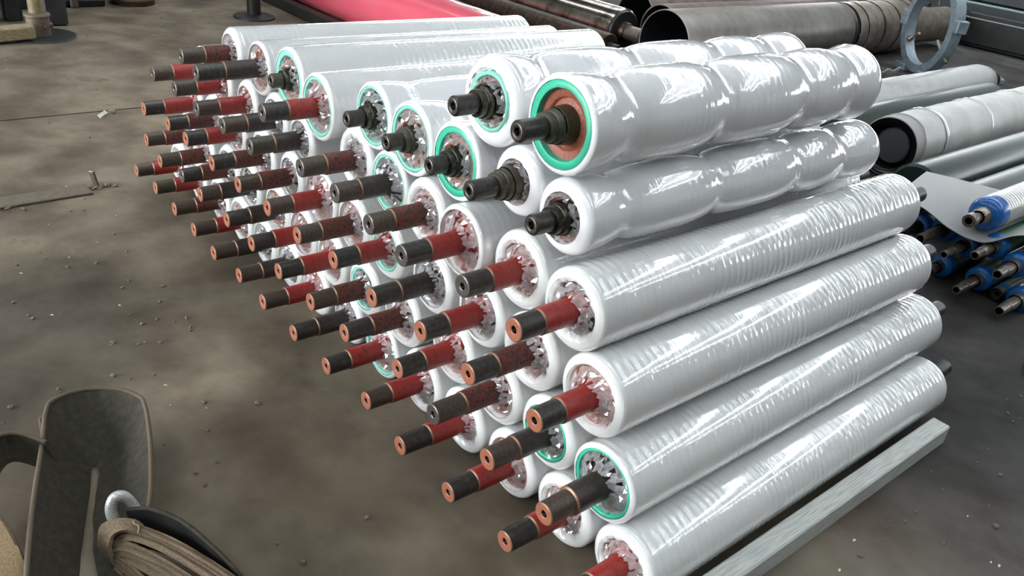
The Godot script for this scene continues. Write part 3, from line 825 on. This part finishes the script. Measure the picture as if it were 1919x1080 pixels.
func wrapped_right() -> void:
	var o: Node3D
	var wob := func(p: Vector2, a: float, _i: int) -> Vector2:
		return Vector2(p.x, p.y + 0.0015 * sin(p.x * 31.0 + 1.5 * sin(a)))
	o = thing("wrapped_roller", "long thin film-wrapped roller on the floor behind the bulging rollers", "roller", Vector3(5.6, 0, -2.97))
	var pr := [Vector2(0.0, 0.05), Vector2(0.0, 0.12), Vector2(0.03, 0.155)]
	for k in range(1, 30):
		pr.append(Vector2(0.03 + 2.4 * k / 30.0, 0.16))
	pr.append(Vector2(2.46, 0.14)); pr.append(Vector2(2.48, 0.1)); pr.append(Vector2(2.48, 0.02))
	obj("film_wrap", lathe([pr], 48, 0.164, wob, 1.1), M.film_dull, o)
	obj("shaft_journal", lathe(cyl_x(2.4, 2.72, 0.07, 0.01), 20, 0.164), M.steel_dark, o)
	o = thing("wrapped_roller", "dark green film-wrapped roller between the two pale wrapped rolls", "roller", Vector3(5.0, 0, -2.63))
	obj("film_wrap", lathe(cyl_x(0, 2.4, 0.15, 0.02), 40, 0.15, null, 1.1), M.green_roll, o)
	obj("shaft_journal", lathe(cyl_x(-0.15, 0.1, 0.05, 0.006), 20, 0.15), M.steel_dark, o)
	# thick paper-wrapped roll with an open dark end
	o = thing("paper_roll", "thick grey-white paper-wrapped roll with a dark hollow end", "roll", Vector3(5.05, 0, -2.245))
	var R := 0.195
	var pw := []
	for k in 41:
		var x := 2.6 * k / 40.0
		pw.append(Vector2(x + 0.10, R - (0.004 if k < 9 else 0.0) + 0.0))
	var nz := FastNoiseLite.new()
	nz.seed = 5
	nz.frequency = 1.0
	var cr := func(p: Vector2, a: float, _i: int) -> Vector2:
		return Vector2(p.x + 0.02 * sin(a * 2.0 + 1.0), p.y + 0.006 * nz.get_noise_3d(p.x * 6.0, cos(a) * 2.0, sin(a) * 2.0))
	obj("outer_wrap", lathe([[Vector2(0.10, R - 0.016), Vector2(0.098, R - 0.004)], pw], 56, R, cr), M.paper_wrap, o)
	obj("inner_sleeve", lathe([[Vector2(0.0, R - 0.05), Vector2(-0.002, R - 0.014), Vector2(0.0, R - 0.012), Vector2(0.3, R - 0.012)]], 56, R), M.paper, o)
	obj("dark_core", lathe([[Vector2(0.08, 0.11), Vector2(0.02, R - 0.056), Vector2(-0.004, R - 0.05), Vector2(-0.004, R - 0.018)]], 48, R), M.hole, o)
	obj("core_end", lathe([[Vector2(0.05, 0.001), Vector2(0.05, 0.108)], [Vector2(0.05, 0.108), Vector2(0.09, 0.112)]], 36, R), M.pipe_inside, o)
	obj("core_ring", lathe([[Vector2(0.048, 0.1), Vector2(0.044, 0.104), Vector2(0.052, 0.112)]], 36, R), M.green_roll, o)
	for k in 3:
		var x: float = [0.36, 1.02, 1.7][k]
		obj("tape_band", lathe([[Vector2(x, R + 0.002), Vector2(x + 0.015, R + 0.006), Vector2(x + 0.03, R + 0.002)]], 56, R, cr), M.film1, o)
	var green := [
		["dark green glossy roller under the thick paper roll", 4.6, -1.84, 0.14],
		["dark green glossy roller behind the draped grey paper", 4.45, -1.57, 0.12]]
	for gq in green:
		o = thing("green_roller", gq[0], "roller", Vector3(gq[1], 0, gq[2]), "dark green rollers")
		obj("film_wrap", lathe(cyl_x(0, 2.2, gq[3], 0.015), 40, gq[3], null, 1.1), M.green_roll, o)
		obj("shaft_journal", lathe(cyl_x(-0.15, 0.1, 0.035, 0.005), 18, gq[3]), M.steel_dark, o)
	# small rollers with blue ends
	var blue := [
		["blue-ended roller farthest left, showing behind the stack's right end", 3.9, 0.275, -1.555, 0.058, 0.10],
		["blue-ended roller with a dark shaft, second from the left of its pile", 3.9, 0.2, -1.478, 0.056, 0.16],
		["blue-ended roller with a grey shaft, third from the left of its pile", 3.9, 0.232, -1.362, 0.058, 0.22],
		["blue-ended roller with a stepped shaft below the draped paper's point", 3.9, 0.198, -1.249, 0.056, 0.20],
		["blue-ended green roller with a plain shaft under the film-wrapped roller", 3.9, 0.24, -1.136, 0.056, 0.18],
		["blue-ended roller with a hollow steel nose, right of the plain-shafted one", 3.9, 0.195, -1.026, 0.056, 0.17],
		["blue-ended roller in the bottom row with a round grey shaft", 3.9, 0.06, -1.32, 0.058, 0.14],
		["blue-ended roller in the bottom row, middle, with a long worn shaft", 3.9, 0.072, -1.143, 0.058, 0.21],
		["blue-ended roller at the lower right edge of its pile", 3.9, 0.058, -0.955, 0.058, 0.20],
		["blue-ended roller in the bottom row with its shaft hidden", 3.95, 0.036, -1.05, 0.034, 0.02]]
	for i in blue.size():
		var b = blue[i]
		o = thing("blue_ended_roller", b[0], "roller", Vector3(b[1], b[2] - b[4], b[3]), "rollers with blue ends")
		var r: float = b[4]
		var bl := 0.5 if i in [0, 1, 2, 3, 6] else 1.3
		obj("rubber_cover", lathe([[Vector2(0.05, r), Vector2(bl, r)], [Vector2(bl, r), Vector2(bl, 0.001)]], 32, r, null, 1.1), M.green_rubber if i % 3 != 2 else M.film_dull, o)
		obj("blue_wrap", lathe([[Vector2(0.0, 0.03), Vector2(0.003, r * 0.7), Vector2(0.008, r - 0.004), Vector2(0.02, r + 0.001), Vector2(0.055, r + 0.001)]], 32, r), M.blue, o)
		var sl: float = b[5]
		var sr := 0.022 + 0.002 * (i % 3)
		obj("shaft_journal", lathe([[Vector2(-sl, sr - 0.01), Vector2(-sl, sr - 0.006)], [Vector2(-sl, sr - 0.006), Vector2(-sl + 0.004, sr - 0.004), Vector2(-sl * 0.62, sr - 0.004)], [Vector2(-sl * 0.62, sr - 0.004), Vector2(-sl * 0.6, sr), Vector2(-0.03, sr)], [Vector2(-0.03, sr + 0.006), Vector2(-0.028, sr + 0.008), Vector2(0.01, sr + 0.01)]], 22, r), M.worn_steel if i > 1 else M.steel_dark, o)
		obj("center_hole", lathe([[Vector2(-sl + 0.02, 0.001), Vector2(-sl, sr - 0.0098)]], 16, r), M.hole, o)
	o = thing("blue_ended_roller", "thick film-wrapped roller with a blue end lying on the draped paper", "roller", Vector3(3.9, 0.367 - 0.077, -1.218))
	obj("film_wrap", lathe([[Vector2(0.05, 0.077), Vector2(0.7, 0.077), Vector2(1.5, 0.077)], [Vector2(1.5, 0.077), Vector2(1.5, 0.001)]], 40, 0.077, null, 1.1), M.film_dull, o)
	obj("blue_wrap", lathe([[Vector2(-0.02, 0.04), Vector2(-0.012, 0.06), Vector2(0.004, 0.072), Vector2(0.02, 0.078), Vector2(0.075, 0.0785)]], 36, 0.077), M.blue, o)
	obj("shaft_journal", lathe([[Vector2(-0.16, 0.016), Vector2(-0.16, 0.028)], [Vector2(-0.16, 0.028), Vector2(-0.156, 0.031), Vector2(-0.12, 0.031)], [Vector2(-0.12, 0.022), Vector2(-0.07, 0.022)], [Vector2(-0.07, 0.03), Vector2(-0.05, 0.038), Vector2(-0.01, 0.042)]], 24, 0.077), M.worn_steel, o)
	obj("center_hole", lathe([[Vector2(-0.13, 0.001), Vector2(-0.16, 0.0165)]], 18, 0.077), M.hole, o)
	# grey paper draped over the pile
	var edge := smooth_path([Vector3(3.62, 0.40, -1.50), Vector3(3.70, 0.36, -1.40), Vector3(3.76, 0.30, -1.30), Vector3(3.8, 0.273, -1.21), Vector3(3.83, 0.278, -1.14), Vector3(3.9, 0.33, -1.06), Vector3(3.98, 0.335, -0.96), Vector3(4.05, 0.30, -0.86)], 5)
	var back := smooth_path([Vector3(4.25, 0.36, -1.66), Vector3(4.4, 0.34, -1.48), Vector3(4.6, 0.30, -1.34), Vector3(4.8, 0.278, -1.23), Vector3(4.85, 0.28, -1.14), Vector3(4.9, 0.33, -1.06), Vector3(4.95, 0.335, -0.96), Vector3(5.0, 0.30, -0.86)], 5)
	tag(obj("paper_sheet", strap(edge, back, 0.003, 8, 0.01), M.paper), "grey paper sheet draped over the blue-ended rollers", "paper sheet")
	var ca := []
	var cb := []
	for k in 19:
		var x := 6.05 + 0.045 * k
		ca.append(Vector3(x, 0.325 + 0.012 * sin(k * PI / 2), -3.15))
		cb.append(Vector3(x + 0.05, 0.014 + 0.012 * sin(k * PI / 2), -3.42))
	tag(obj("corrugated_sheet", strap(ca, cb, 0.004, 2, 0.0, 6), M.paper_wrap), "pale corrugated sheet leaning behind the long thin wrapped roller", "sheet")
	tag(obj("timber_offcut", box_mesh(Vector3(0.12, 0.03, 0.05), Vector3(3.42, 0.015, -0.69), 0.004, Basis(Vector3.UP, 0.4)), M.canvas), "small tan wood offcut on the floor at the right edge", "wood offcut")

func top_left() -> void:
	var o: Node3D
	o = thing("pipe_post", "tan pipe post with a rusty collar at the upper left", "post", Vector3(1.36, 0, -6.86))
	obj("base_disc", lathe_y([[Vector2(0.0, 0.001), Vector2(0.0, 0.24)], [Vector2(0.0, 0.24), Vector2(0.012, 0.236), Vector2(0.014, 0.001)]], 40), M.machine_grey, o)
	obj("collar", lathe_y([[Vector2(0.014, 0.078), Vector2(0.14, 0.078)], [Vector2(0.14, 0.078), Vector2(0.145, 0.086), Vector2(0.165, 0.086), Vector2(0.168, 0.05)]], 20), M.collar, o)
	obj("pipe", lathe_y([[Vector2(0.1, 0.05), Vector2(1.6, 0.05)], [Vector2(1.6, 0.05), Vector2(1.6, 0.001)]], 24), M.post_tan, o)
	obj("band", lathe_y([[Vector2(0.42, 0.05), Vector2(0.425, 0.056), Vector2(0.44, 0.056), Vector2(0.445, 0.05)]], 24), M.worn_steel, o)
	for k in 3:
		var a := 0.4 + k * 0.7
		obj("bolt", tube([Vector3(sin(a) * 0.07, 0.08, cos(a) * 0.07), Vector3(sin(a) * 0.096, 0.08, cos(a) * 0.096)], 0.013, 8), M.worn_steel, o)
	tag(obj("plank", box_mesh(Vector3(0.55, 0.09, 0.12), Vector3(1.02, 0.06, -6.70), 0.01, Basis(Vector3.UP, 0.12) * Basis(Vector3.BACK, 0.03)), M.plank), "weathered timber plank beside the tan pipe post", "plank")
	o = thing("press_machine", "dark grey machine frame with sloping legs at the upper left", "machine", Vector3(1.05, 0, -7.35))
	for k in 3:
		obj("leg", box_mesh(Vector3(0.12, 1.3, 0.16), Vector3(-0.2 + 0.24 * k, 0.64, -0.05 * k), 0.015, Basis(Vector3.BACK, 0.06 - 0.05 * k)), M.machine_grey, o)
	obj("column", box_mesh(Vector3(0.16, 1.3, 0.2), Vector3(0.5, 0.65, 0.1), 0.015), M.machine_grey, o)
	obj("back_plate", box_mesh(Vector3(1.2, 1.2, 0.05), Vector3(0.1, 0.62, -0.35), 0.01), M.machine, o)
	o = thing("grinding_machine", "low black machine base behind the tan post", "machine", Vector3(1.72, 0, -8.1))
	obj("body", box_mesh(Vector3(0.68, 0.9, 0.5), Vector3(0, 0.45, 0), 0.03), M.black_iron, o)
	obj("foot", box_mesh(Vector3(0.06, 0.18, 0.06), Vector3(0.12, 0.09, 0.29), 0.01), M.worn_steel, o)
	obj("plinth", box_mesh(Vector3(0.74, 0.06, 0.56), Vector3(0, 0.03, 0), 0.01), M.black_iron, o)
	o = thing("wire_coil", "coil of reddish rod standing on the floor at the top", "coil", Vector3(2.35, 0, -7.95))
	for k in 7:
		obj("winding", lathe_y([[Vector2(0.03 + k * 0.05, 0.18), Vector2(0.045 + k * 0.05, 0.2), Vector2(0.065 + k * 0.05, 0.2), Vector2(0.08 + k * 0.05, 0.18)]], 28), M.collar, o)
	obj("core", lathe_y([[Vector2(0.0, 0.1), Vector2(0.0, 0.185)], [Vector2(0.0, 0.185), Vector2(0.4, 0.182), Vector2(0.4, 0.001)]], 28), M.rust_roll, o)
	o = thing("round_stand", "black post on a round iron base behind the far end of the stack", "stand", Vector3(3.15, 0, -7.22))
	obj("base", lathe_y([[Vector2(0.0, 0.001), Vector2(0.0, 0.178)], [Vector2(0.0, 0.178), Vector2(0.014, 0.178), Vector2(0.022, 0.168), Vector2(0.03, 0.06)]], 40), M.black_iron, o)
	obj("post", lathe_y([[Vector2(0.02, 0.058), Vector2(1.1, 0.058)], [Vector2(1.1, 0.058), Vector2(1.1, 0.001)]], 28), M.black_iron, o)

# the same as lathe(), turned to stand on the y axis
func lathe_y(profiles: Array, seg := 32) -> ArrayMesh:
	var m := lathe(profiles, seg)
	var arr := m.surface_get_arrays(0)
	var V: PackedVector3Array = arr[Mesh.ARRAY_VERTEX]
	var N: PackedVector3Array = arr[Mesh.ARRAY_NORMAL]
	for i in V.size():
		V[i] = Vector3(-V[i].y, V[i].x, V[i].z)
		N[i] = Vector3(-N[i].y, N[i].x, N[i].z)
	arr[Mesh.ARRAY_VERTEX] = V
	arr[Mesh.ARRAY_NORMAL] = N
	var r := ArrayMesh.new()
	r.add_surface_from_arrays(Mesh.PRIMITIVE_TRIANGLES, arr)
	return r

# ---------------------------------------------------------------- slings in the near left corner, floor litter
func v3(a: Array) -> Array:
	var o := []
	for k in a:
		o.append(Vector3(k[0], k[1], k[2]))
	return o

func slings() -> void:
	var o: Node3D
	o = thing("belt_sling", "wide dark canvas belt sling standing on edge in a tall loop", "sling", Vector3(0, 0, 0))
	var top := smooth_path(v3([[0.06, 0.13, -1.30], [0.113, 0.13, -1.527], [0.172, 0.13, -1.735], [0.245, 0.13, -1.96], [0.280, 0.13, -2.078], [0.312, 0.135, -2.122], [0.394, 0.13, -2.135], [0.47, 0.13, -2.092], [0.506, 0.13, -2.03], [0.505, 0.13, -1.98], [0.485, 0.13, -1.891], [0.451, 0.12, -1.774], [0.407, 0.085, -1.662], [0.363, 0.045, -1.611], [0.297, 0.03, -1.513]]), 5)
	var bot := smooth_path(v3([[0.12, 0.006, -1.30], [0.19, 0.006, -1.527], [0.265, 0.006, -1.735], [0.325, 0.006, -1.90], [0.338, 0.006, -1.94], [0.346, 0.006, -1.956], [0.352, 0.006, -1.96], [0.358, 0.006, -1.953], [0.359, 0.006, -1.935], [0.352, 0.006, -1.90], [0.328, 0.006, -1.84], [0.300, 0.006, -1.765], [0.282, 0.006, -1.70], [0.266, 0.006, -1.65], [0.25, 0.006, -1.55]]), 5)
	obj("belt", strap(top, bot, 0.009, 6, 0.006, 3), M.belt, o)
	obj("frayed_edge", tube(shifted(top, Vector3(0, 0.003, 0)), 0.0058, 8), M.belt_edge, o)
	obj("stitched_fold", tube(smooth_path(v3([[0.272, 0.02, -2.06], [0.268, 0.07, -2.07], [0.27, 0.128, -2.075]]), 4), 0.009, 8), M.belt_edge, o)
	var t2 := smooth_path(v3([[0.02, 0.10, -1.86], [0.06, 0.14, -1.93], [0.108, 0.16, -1.965], [0.161, 0.165, -1.995], [0.205, 0.16, -1.985], [0.25, 0.145, -1.94]]), 5)
	var b2 := smooth_path(v3([[0.05, 0.01, -1.80], [0.09, 0.05, -1.88], [0.135, 0.085, -1.945], [0.17, 0.09, -1.975], [0.215, 0.08, -1.95], [0.262, 0.06, -1.90]]), 5)
	o = thing("belt_sling", "dark belt loop bent over at the left edge, beside the tall loop", "sling", Vector3.ZERO)
	obj("belt", strap(t2, b2, 0.009, 5, 0.004, 8), M.belt, o)
	obj("frayed_edge", tube(t2, 0.0055, 8), M.belt_edge, o)
	var t3 := smooth_path(v3([[0.03, 0.17, -1.80], [0.085, 0.155, -1.755], [0.112, 0.13, -1.69], [0.118, 0.10, -1.62], [0.122, 0.07, -1.53], [0.115, 0.05, -1.42]]), 5)
	var b3 := smooth_path(v3([[-0.06, 0.17, -1.74], [-0.02, 0.16, -1.69], [0.0, 0.14, -1.63], [0.01, 0.11, -1.57], [0.015, 0.08, -1.49], [0.01, 0.06, -1.40]]), 5)
	o = thing("canvas_belt", "pale tan canvas belt end in the lower left corner", "belt", Vector3.ZERO)
	obj("belt", strap(t3, b3, 0.012, 6, 0.006, 5), M.canvas, o)
	obj("frayed_edge", tube(t3, 0.0055, 8), M.belt_edge, o)
	# shackle
	o = thing("shackle", "pale steel bow shackle held in twisted webbing", "shackle", Vector3(0, 0, 0))
	obj("bow", tube(smooth_path(v3([[0.330, 0.055, -1.590], [0.318, 0.085, -1.625], [0.315, 0.12, -1.642], [0.326, 0.146, -1.647], [0.345, 0.146, -1.645], [0.360, 0.12, -1.640], [0.372, 0.085, -1.625], [0.385, 0.055, -1.585]]), 5), 0.0135, 14), M.shackle, o)
	# webbing strands running off towards the viewer
	o = thing("webbing_sling", "twisted bundle of tan webbing running out at the bottom edge", "sling", Vector3.ZERO)
	var runs := [
		[[[0.300, 0.085, -1.620], [0.335, 0.105, -1.600], [0.385, 0.105, -1.532], [0.432, 0.10, -1.443], [0.48, 0.095, -1.320], [0.52, 0.09, -1.18]], [[0.288, 0.05, -1.585], [0.322, 0.085, -1.565], [0.362, 0.09, -1.505], [0.405, 0.085, -1.420], [0.45, 0.08, -1.300], [0.49, 0.07, -1.17]]],
		[[[0.287, 0.072, -1.596], [0.315, 0.088, -1.565], [0.355, 0.088, -1.500], [0.395, 0.082, -1.415], [0.425, 0.075, -1.33], [0.45, 0.07, -1.2]], [[0.285, 0.03, -1.566], [0.305, 0.055, -1.535], [0.335, 0.06, -1.465], [0.366, 0.058, -1.385], [0.39, 0.055, -1.31], [0.41, 0.05, -1.2]]],
		[[[0.288, 0.045, -1.58], [0.303, 0.06, -1.53], [0.323, 0.06, -1.46], [0.345, 0.05, -1.38], [0.36, 0.045, -1.3]], [[0.29, 0.008, -1.555], [0.298, 0.02, -1.50], [0.31, 0.02, -1.44], [0.325, 0.02, -1.37], [0.335, 0.02, -1.3]]]]
	for k in runs.size():
		var ra := smooth_path(v3(runs[k][0]), 6)
		var rb := smooth_path(v3(runs[k][1]), 6)
		for q in 4:
			var qa := []
			var qb := []
			for i in ra.size():
				var lift := Vector3(0, 0.004 * (q % 2), 0)
				qa.append(ra[i].lerp(rb[i], q / 4.0) + lift)
				qb.append(ra[i].lerp(rb[i], (q + 1.12) / 4.0))
			obj("strand", strap(qa, qb, 0.008, 4, 0.006, 20 + k * 5 + q), M.webbing, o)
	obj("wrap_band", strap(smooth_path(v3([[0.279, 0.03, -1.60], [0.276, 0.07, -1.61], [0.288, 0.105, -1.618], [0.32, 0.118, -1.606], [0.352, 0.108, -1.588], [0.365, 0.085, -1.575]]), 6), smooth_path(v3([[0.286, 0.03, -1.565], [0.284, 0.068, -1.57], [0.297, 0.10, -1.578], [0.322, 0.11, -1.57], [0.347, 0.10, -1.553], [0.36, 0.08, -1.545]]), 6), 0.01, 5, 0.003, 31), M.webbing, o)
	obj("loose_thread", tube(smooth_path(v3([[0.352, 0.112, -1.592], [0.345, 0.115, -1.578], [0.352, 0.112, -1.565], [0.345, 0.106, -1.55]]), 5), 0.0018, 6), M.canvas, o)
	o = thing("belt_strap", "black rubber strap arched behind the tan webbing", "strap", Vector3.ZERO)
	var dt := smooth_path(v3([[0.348, 0.115, -1.628], [0.392, 0.128, -1.585], [0.436, 0.122, -1.515], [0.470, 0.105, -1.415], [0.495, 0.08, -1.32], [0.515, 0.05, -1.2]]), 6)
	var db := smooth_path(v3([[0.352, 0.02, -1.60], [0.387, 0.025, -1.555], [0.425, 0.02, -1.49], [0.455, 0.015, -1.40], [0.478, 0.01, -1.31], [0.495, 0.005, -1.2]]), 6)
	obj("band", strap(dt, db, 0.01, 5, 0.0, 40), M.black_iron, o)
	obj("worn_edge", tube(dt, 0.0055, 8), M.belt, o)

func lump(r: float, sd: int, flat := 0.6) -> ArrayMesh:
	var st := begin()
	st.set_smooth_group(-1)
	var nz := FastNoiseLite.new()
	nz.seed = sd
	nz.frequency = 0.9
	var P := func(i: int, j: int) -> Vector3:
		var th := PI * i / 5.0
		var ph := TAU * (j % 8) / 8.0
		var d := Vector3(sin(th) * cos(ph), cos(th), sin(th) * sin(ph))
		return Vector3(d.x, d.y * flat + flat * 0.7, d.z) * r * (1.0 + 0.6 * nz.get_noise_3dv(d))
	for i in 5:
		for j in 8:
			quad(st, P.call(i, j), P.call(i, j + 1), P.call(i + 1, j + 1), P.call(i + 1, j))
	return done(st)

func litter() -> void:
	# thin strip built for a darker band of floor, gravel along its edge
	tag(obj("floor_band", box_mesh(Vector3(0.62, 0.012, 0.11), Vector3(0.56, 0.006, -3.86), 0.003, Basis(Vector3.UP, 0.03)), M.plate), "flat strip built for a darker band of the floor at the left edge", "floor band")
	tag(obj("metal_shard", box_mesh(Vector3(0.012, 0.075, 0.03), Vector3(0.905, 0.036, -3.92), 0.003, Basis(Vector3.BACK, 0.18) * Basis(Vector3.UP, 0.5)), M.worn_steel), "upright metal shard among gravel on the left floor", "shard")
	var gr := []
	for k in 70:
		var t := rng.randf()
		gr.append(Vector3(lerpf(0.45, 0.98, t) + rng.randf_range(-0.02, 0.02), 0.0, -3.795 - 0.1 * t + rng.randf_range(-0.022, 0.022)))
	var st := SurfaceTool.new()
	for k in gr.size():
		st.append_from(lump(rng.randf_range(0.004, 0.013), k), 0, Transform3D(Basis.IDENTITY, gr[k]))
	var o := obj("gravel", st.commit(), M.stone)
	tag(o, "crumbs of gravel along the darker floor band", "gravel", "", "stuff")
	o = obj("wood_shaving", strap(smooth_path(v3([[1.19, 0.02, -4.88], [1.215, 0.012, -4.92], [1.25, 0.02, -4.955]]), 5), smooth_path(v3([[1.20, 0.004, -4.865], [1.228, 0.004, -4.905], [1.262, 0.006, -4.94]]), 5), 0.004, 3), M.chip_white)
	tag(o, "curled white shaving on the floor near the joint", "shaving")
	tag(obj("dirt_clod", lump(0.02, 9), M.stone), "brown clod beside the curled white shaving", "clod")
	get_node("dirt_clod").position = Vector3(1.29, 0, -4.95)
	st = SurfaceTool.new()
	for k in 260:
		var x := rng.randf_range(-0.2, 3.4)
		var z := rng.randf_range(-8.0, -0.3)
		if x > 0.9 and z > -3.9:
			x = rng.randf_range(0.35, 0.85)
		if k % 4 == 0:
			x = rng.randf_range(1.9, 3.6)
			z = rng.randf_range(-0.68, -0.1)
		st.append_from(lump(rng.randf_range(0.003, 0.009), k + 200), 0, Transform3D(Basis(Vector3.UP, k * 1.3), Vector3(x, 0, z)))
	o = obj("floor_crumbs", st.commit(), M.stone)
	tag(o, "crumbs and grit scattered over the concrete floor", "crumbs", "", "stuff")
	st = SurfaceTool.new()
	for k in 48:
		var x := rng.randf_range(0.4, 3.2)
		var z := rng.randf_range(-7.2, -2.0)
		if x > 0.95 and z > -3.9:
			x = rng.randf_range(0.4, 0.9)
		if k % 3 == 0:
			x = rng.randf_range(1.7, 3.4)
			z = rng.randf_range(-0.62, -0.1)
		st.append_from(lump(rng.randf_range(0.0015, 0.0035), k + 600, 0.35), 0, Transform3D(Basis(Vector3.UP, k * 2.1) * Basis.from_scale(Vector3(2.2, 1, 1)), Vector3(x, 0, z)))
	tag(obj("white_flakes", st.commit(), M.chip_white), "small pale flakes scattered over the concrete floor", "flakes", "", "stuff")

# ----------------------------------------------------------------
func _ready() -> void:
	rng.seed = 20240
	# camera
	var cam := Camera3D.new()
	cam.name = "camera"
	cam.fov = 38.374
	cam.near = 0.05
	cam.far = 200.0
	cam.transform = Transform3D(Basis(Vector3(0.77042872, 0.10555238, 0.62872751), Vector3(0.22786893, 0.87545953, -0.4261999), Vector3(-0.5954119, 0.47162411, 0.65042706)).orthonormalized(), Vector3(0, 1.6, 0))
	add_child(cam, true)
	cam.current = true
	# daylight: an overcast sky that enters by the door, the windows and the rooflights
	var sky := Sky.new()
	var sm := ProceduralSkyMaterial.new()
	sm.sky_top_color = Color(0.9, 0.93, 0.95)
	sm.sky_horizon_color = Color(0.94, 0.945, 0.945)
	sm.ground_bottom_color = Color(0.3, 0.29, 0.27)
	sm.ground_horizon_color = Color(0.55, 0.54, 0.52)
	sm.sun_angle_max = 0.0
	sm.energy_multiplier = 1.0
	sky.sky_material = sm
	var env := Environment.new()
	env.background_mode = Environment.BG_SKY
	env.sky = sky
	env.background_energy_multiplier = 22.0
	env.tonemap_mode = Environment.TONE_MAPPER_LINEAR
	env.tonemap_exposure = 1.08
	env.sdfgi_enabled = true
	env.ssao_enabled = true
	env.ssil_enabled = true
	var we := WorldEnvironment.new()
	we.name = "world"
	we.environment = env
	add_child(we, true)
	make_materials()
	hall()
	for i in ROLLERS.size():
		roller(ROLLERS[i], i)
	tag(obj("chock_bar", box_mesh(Vector3(1.66, 0.07, 0.06), Vector3(1.8, 0.035, -0.70), 0.004), M.wood_pale), "pale weathered timber bar chocking the bottom roller on the floor", "timber bar")
	background()
	wrapped_right()
	top_left()
	slings()
	litter()
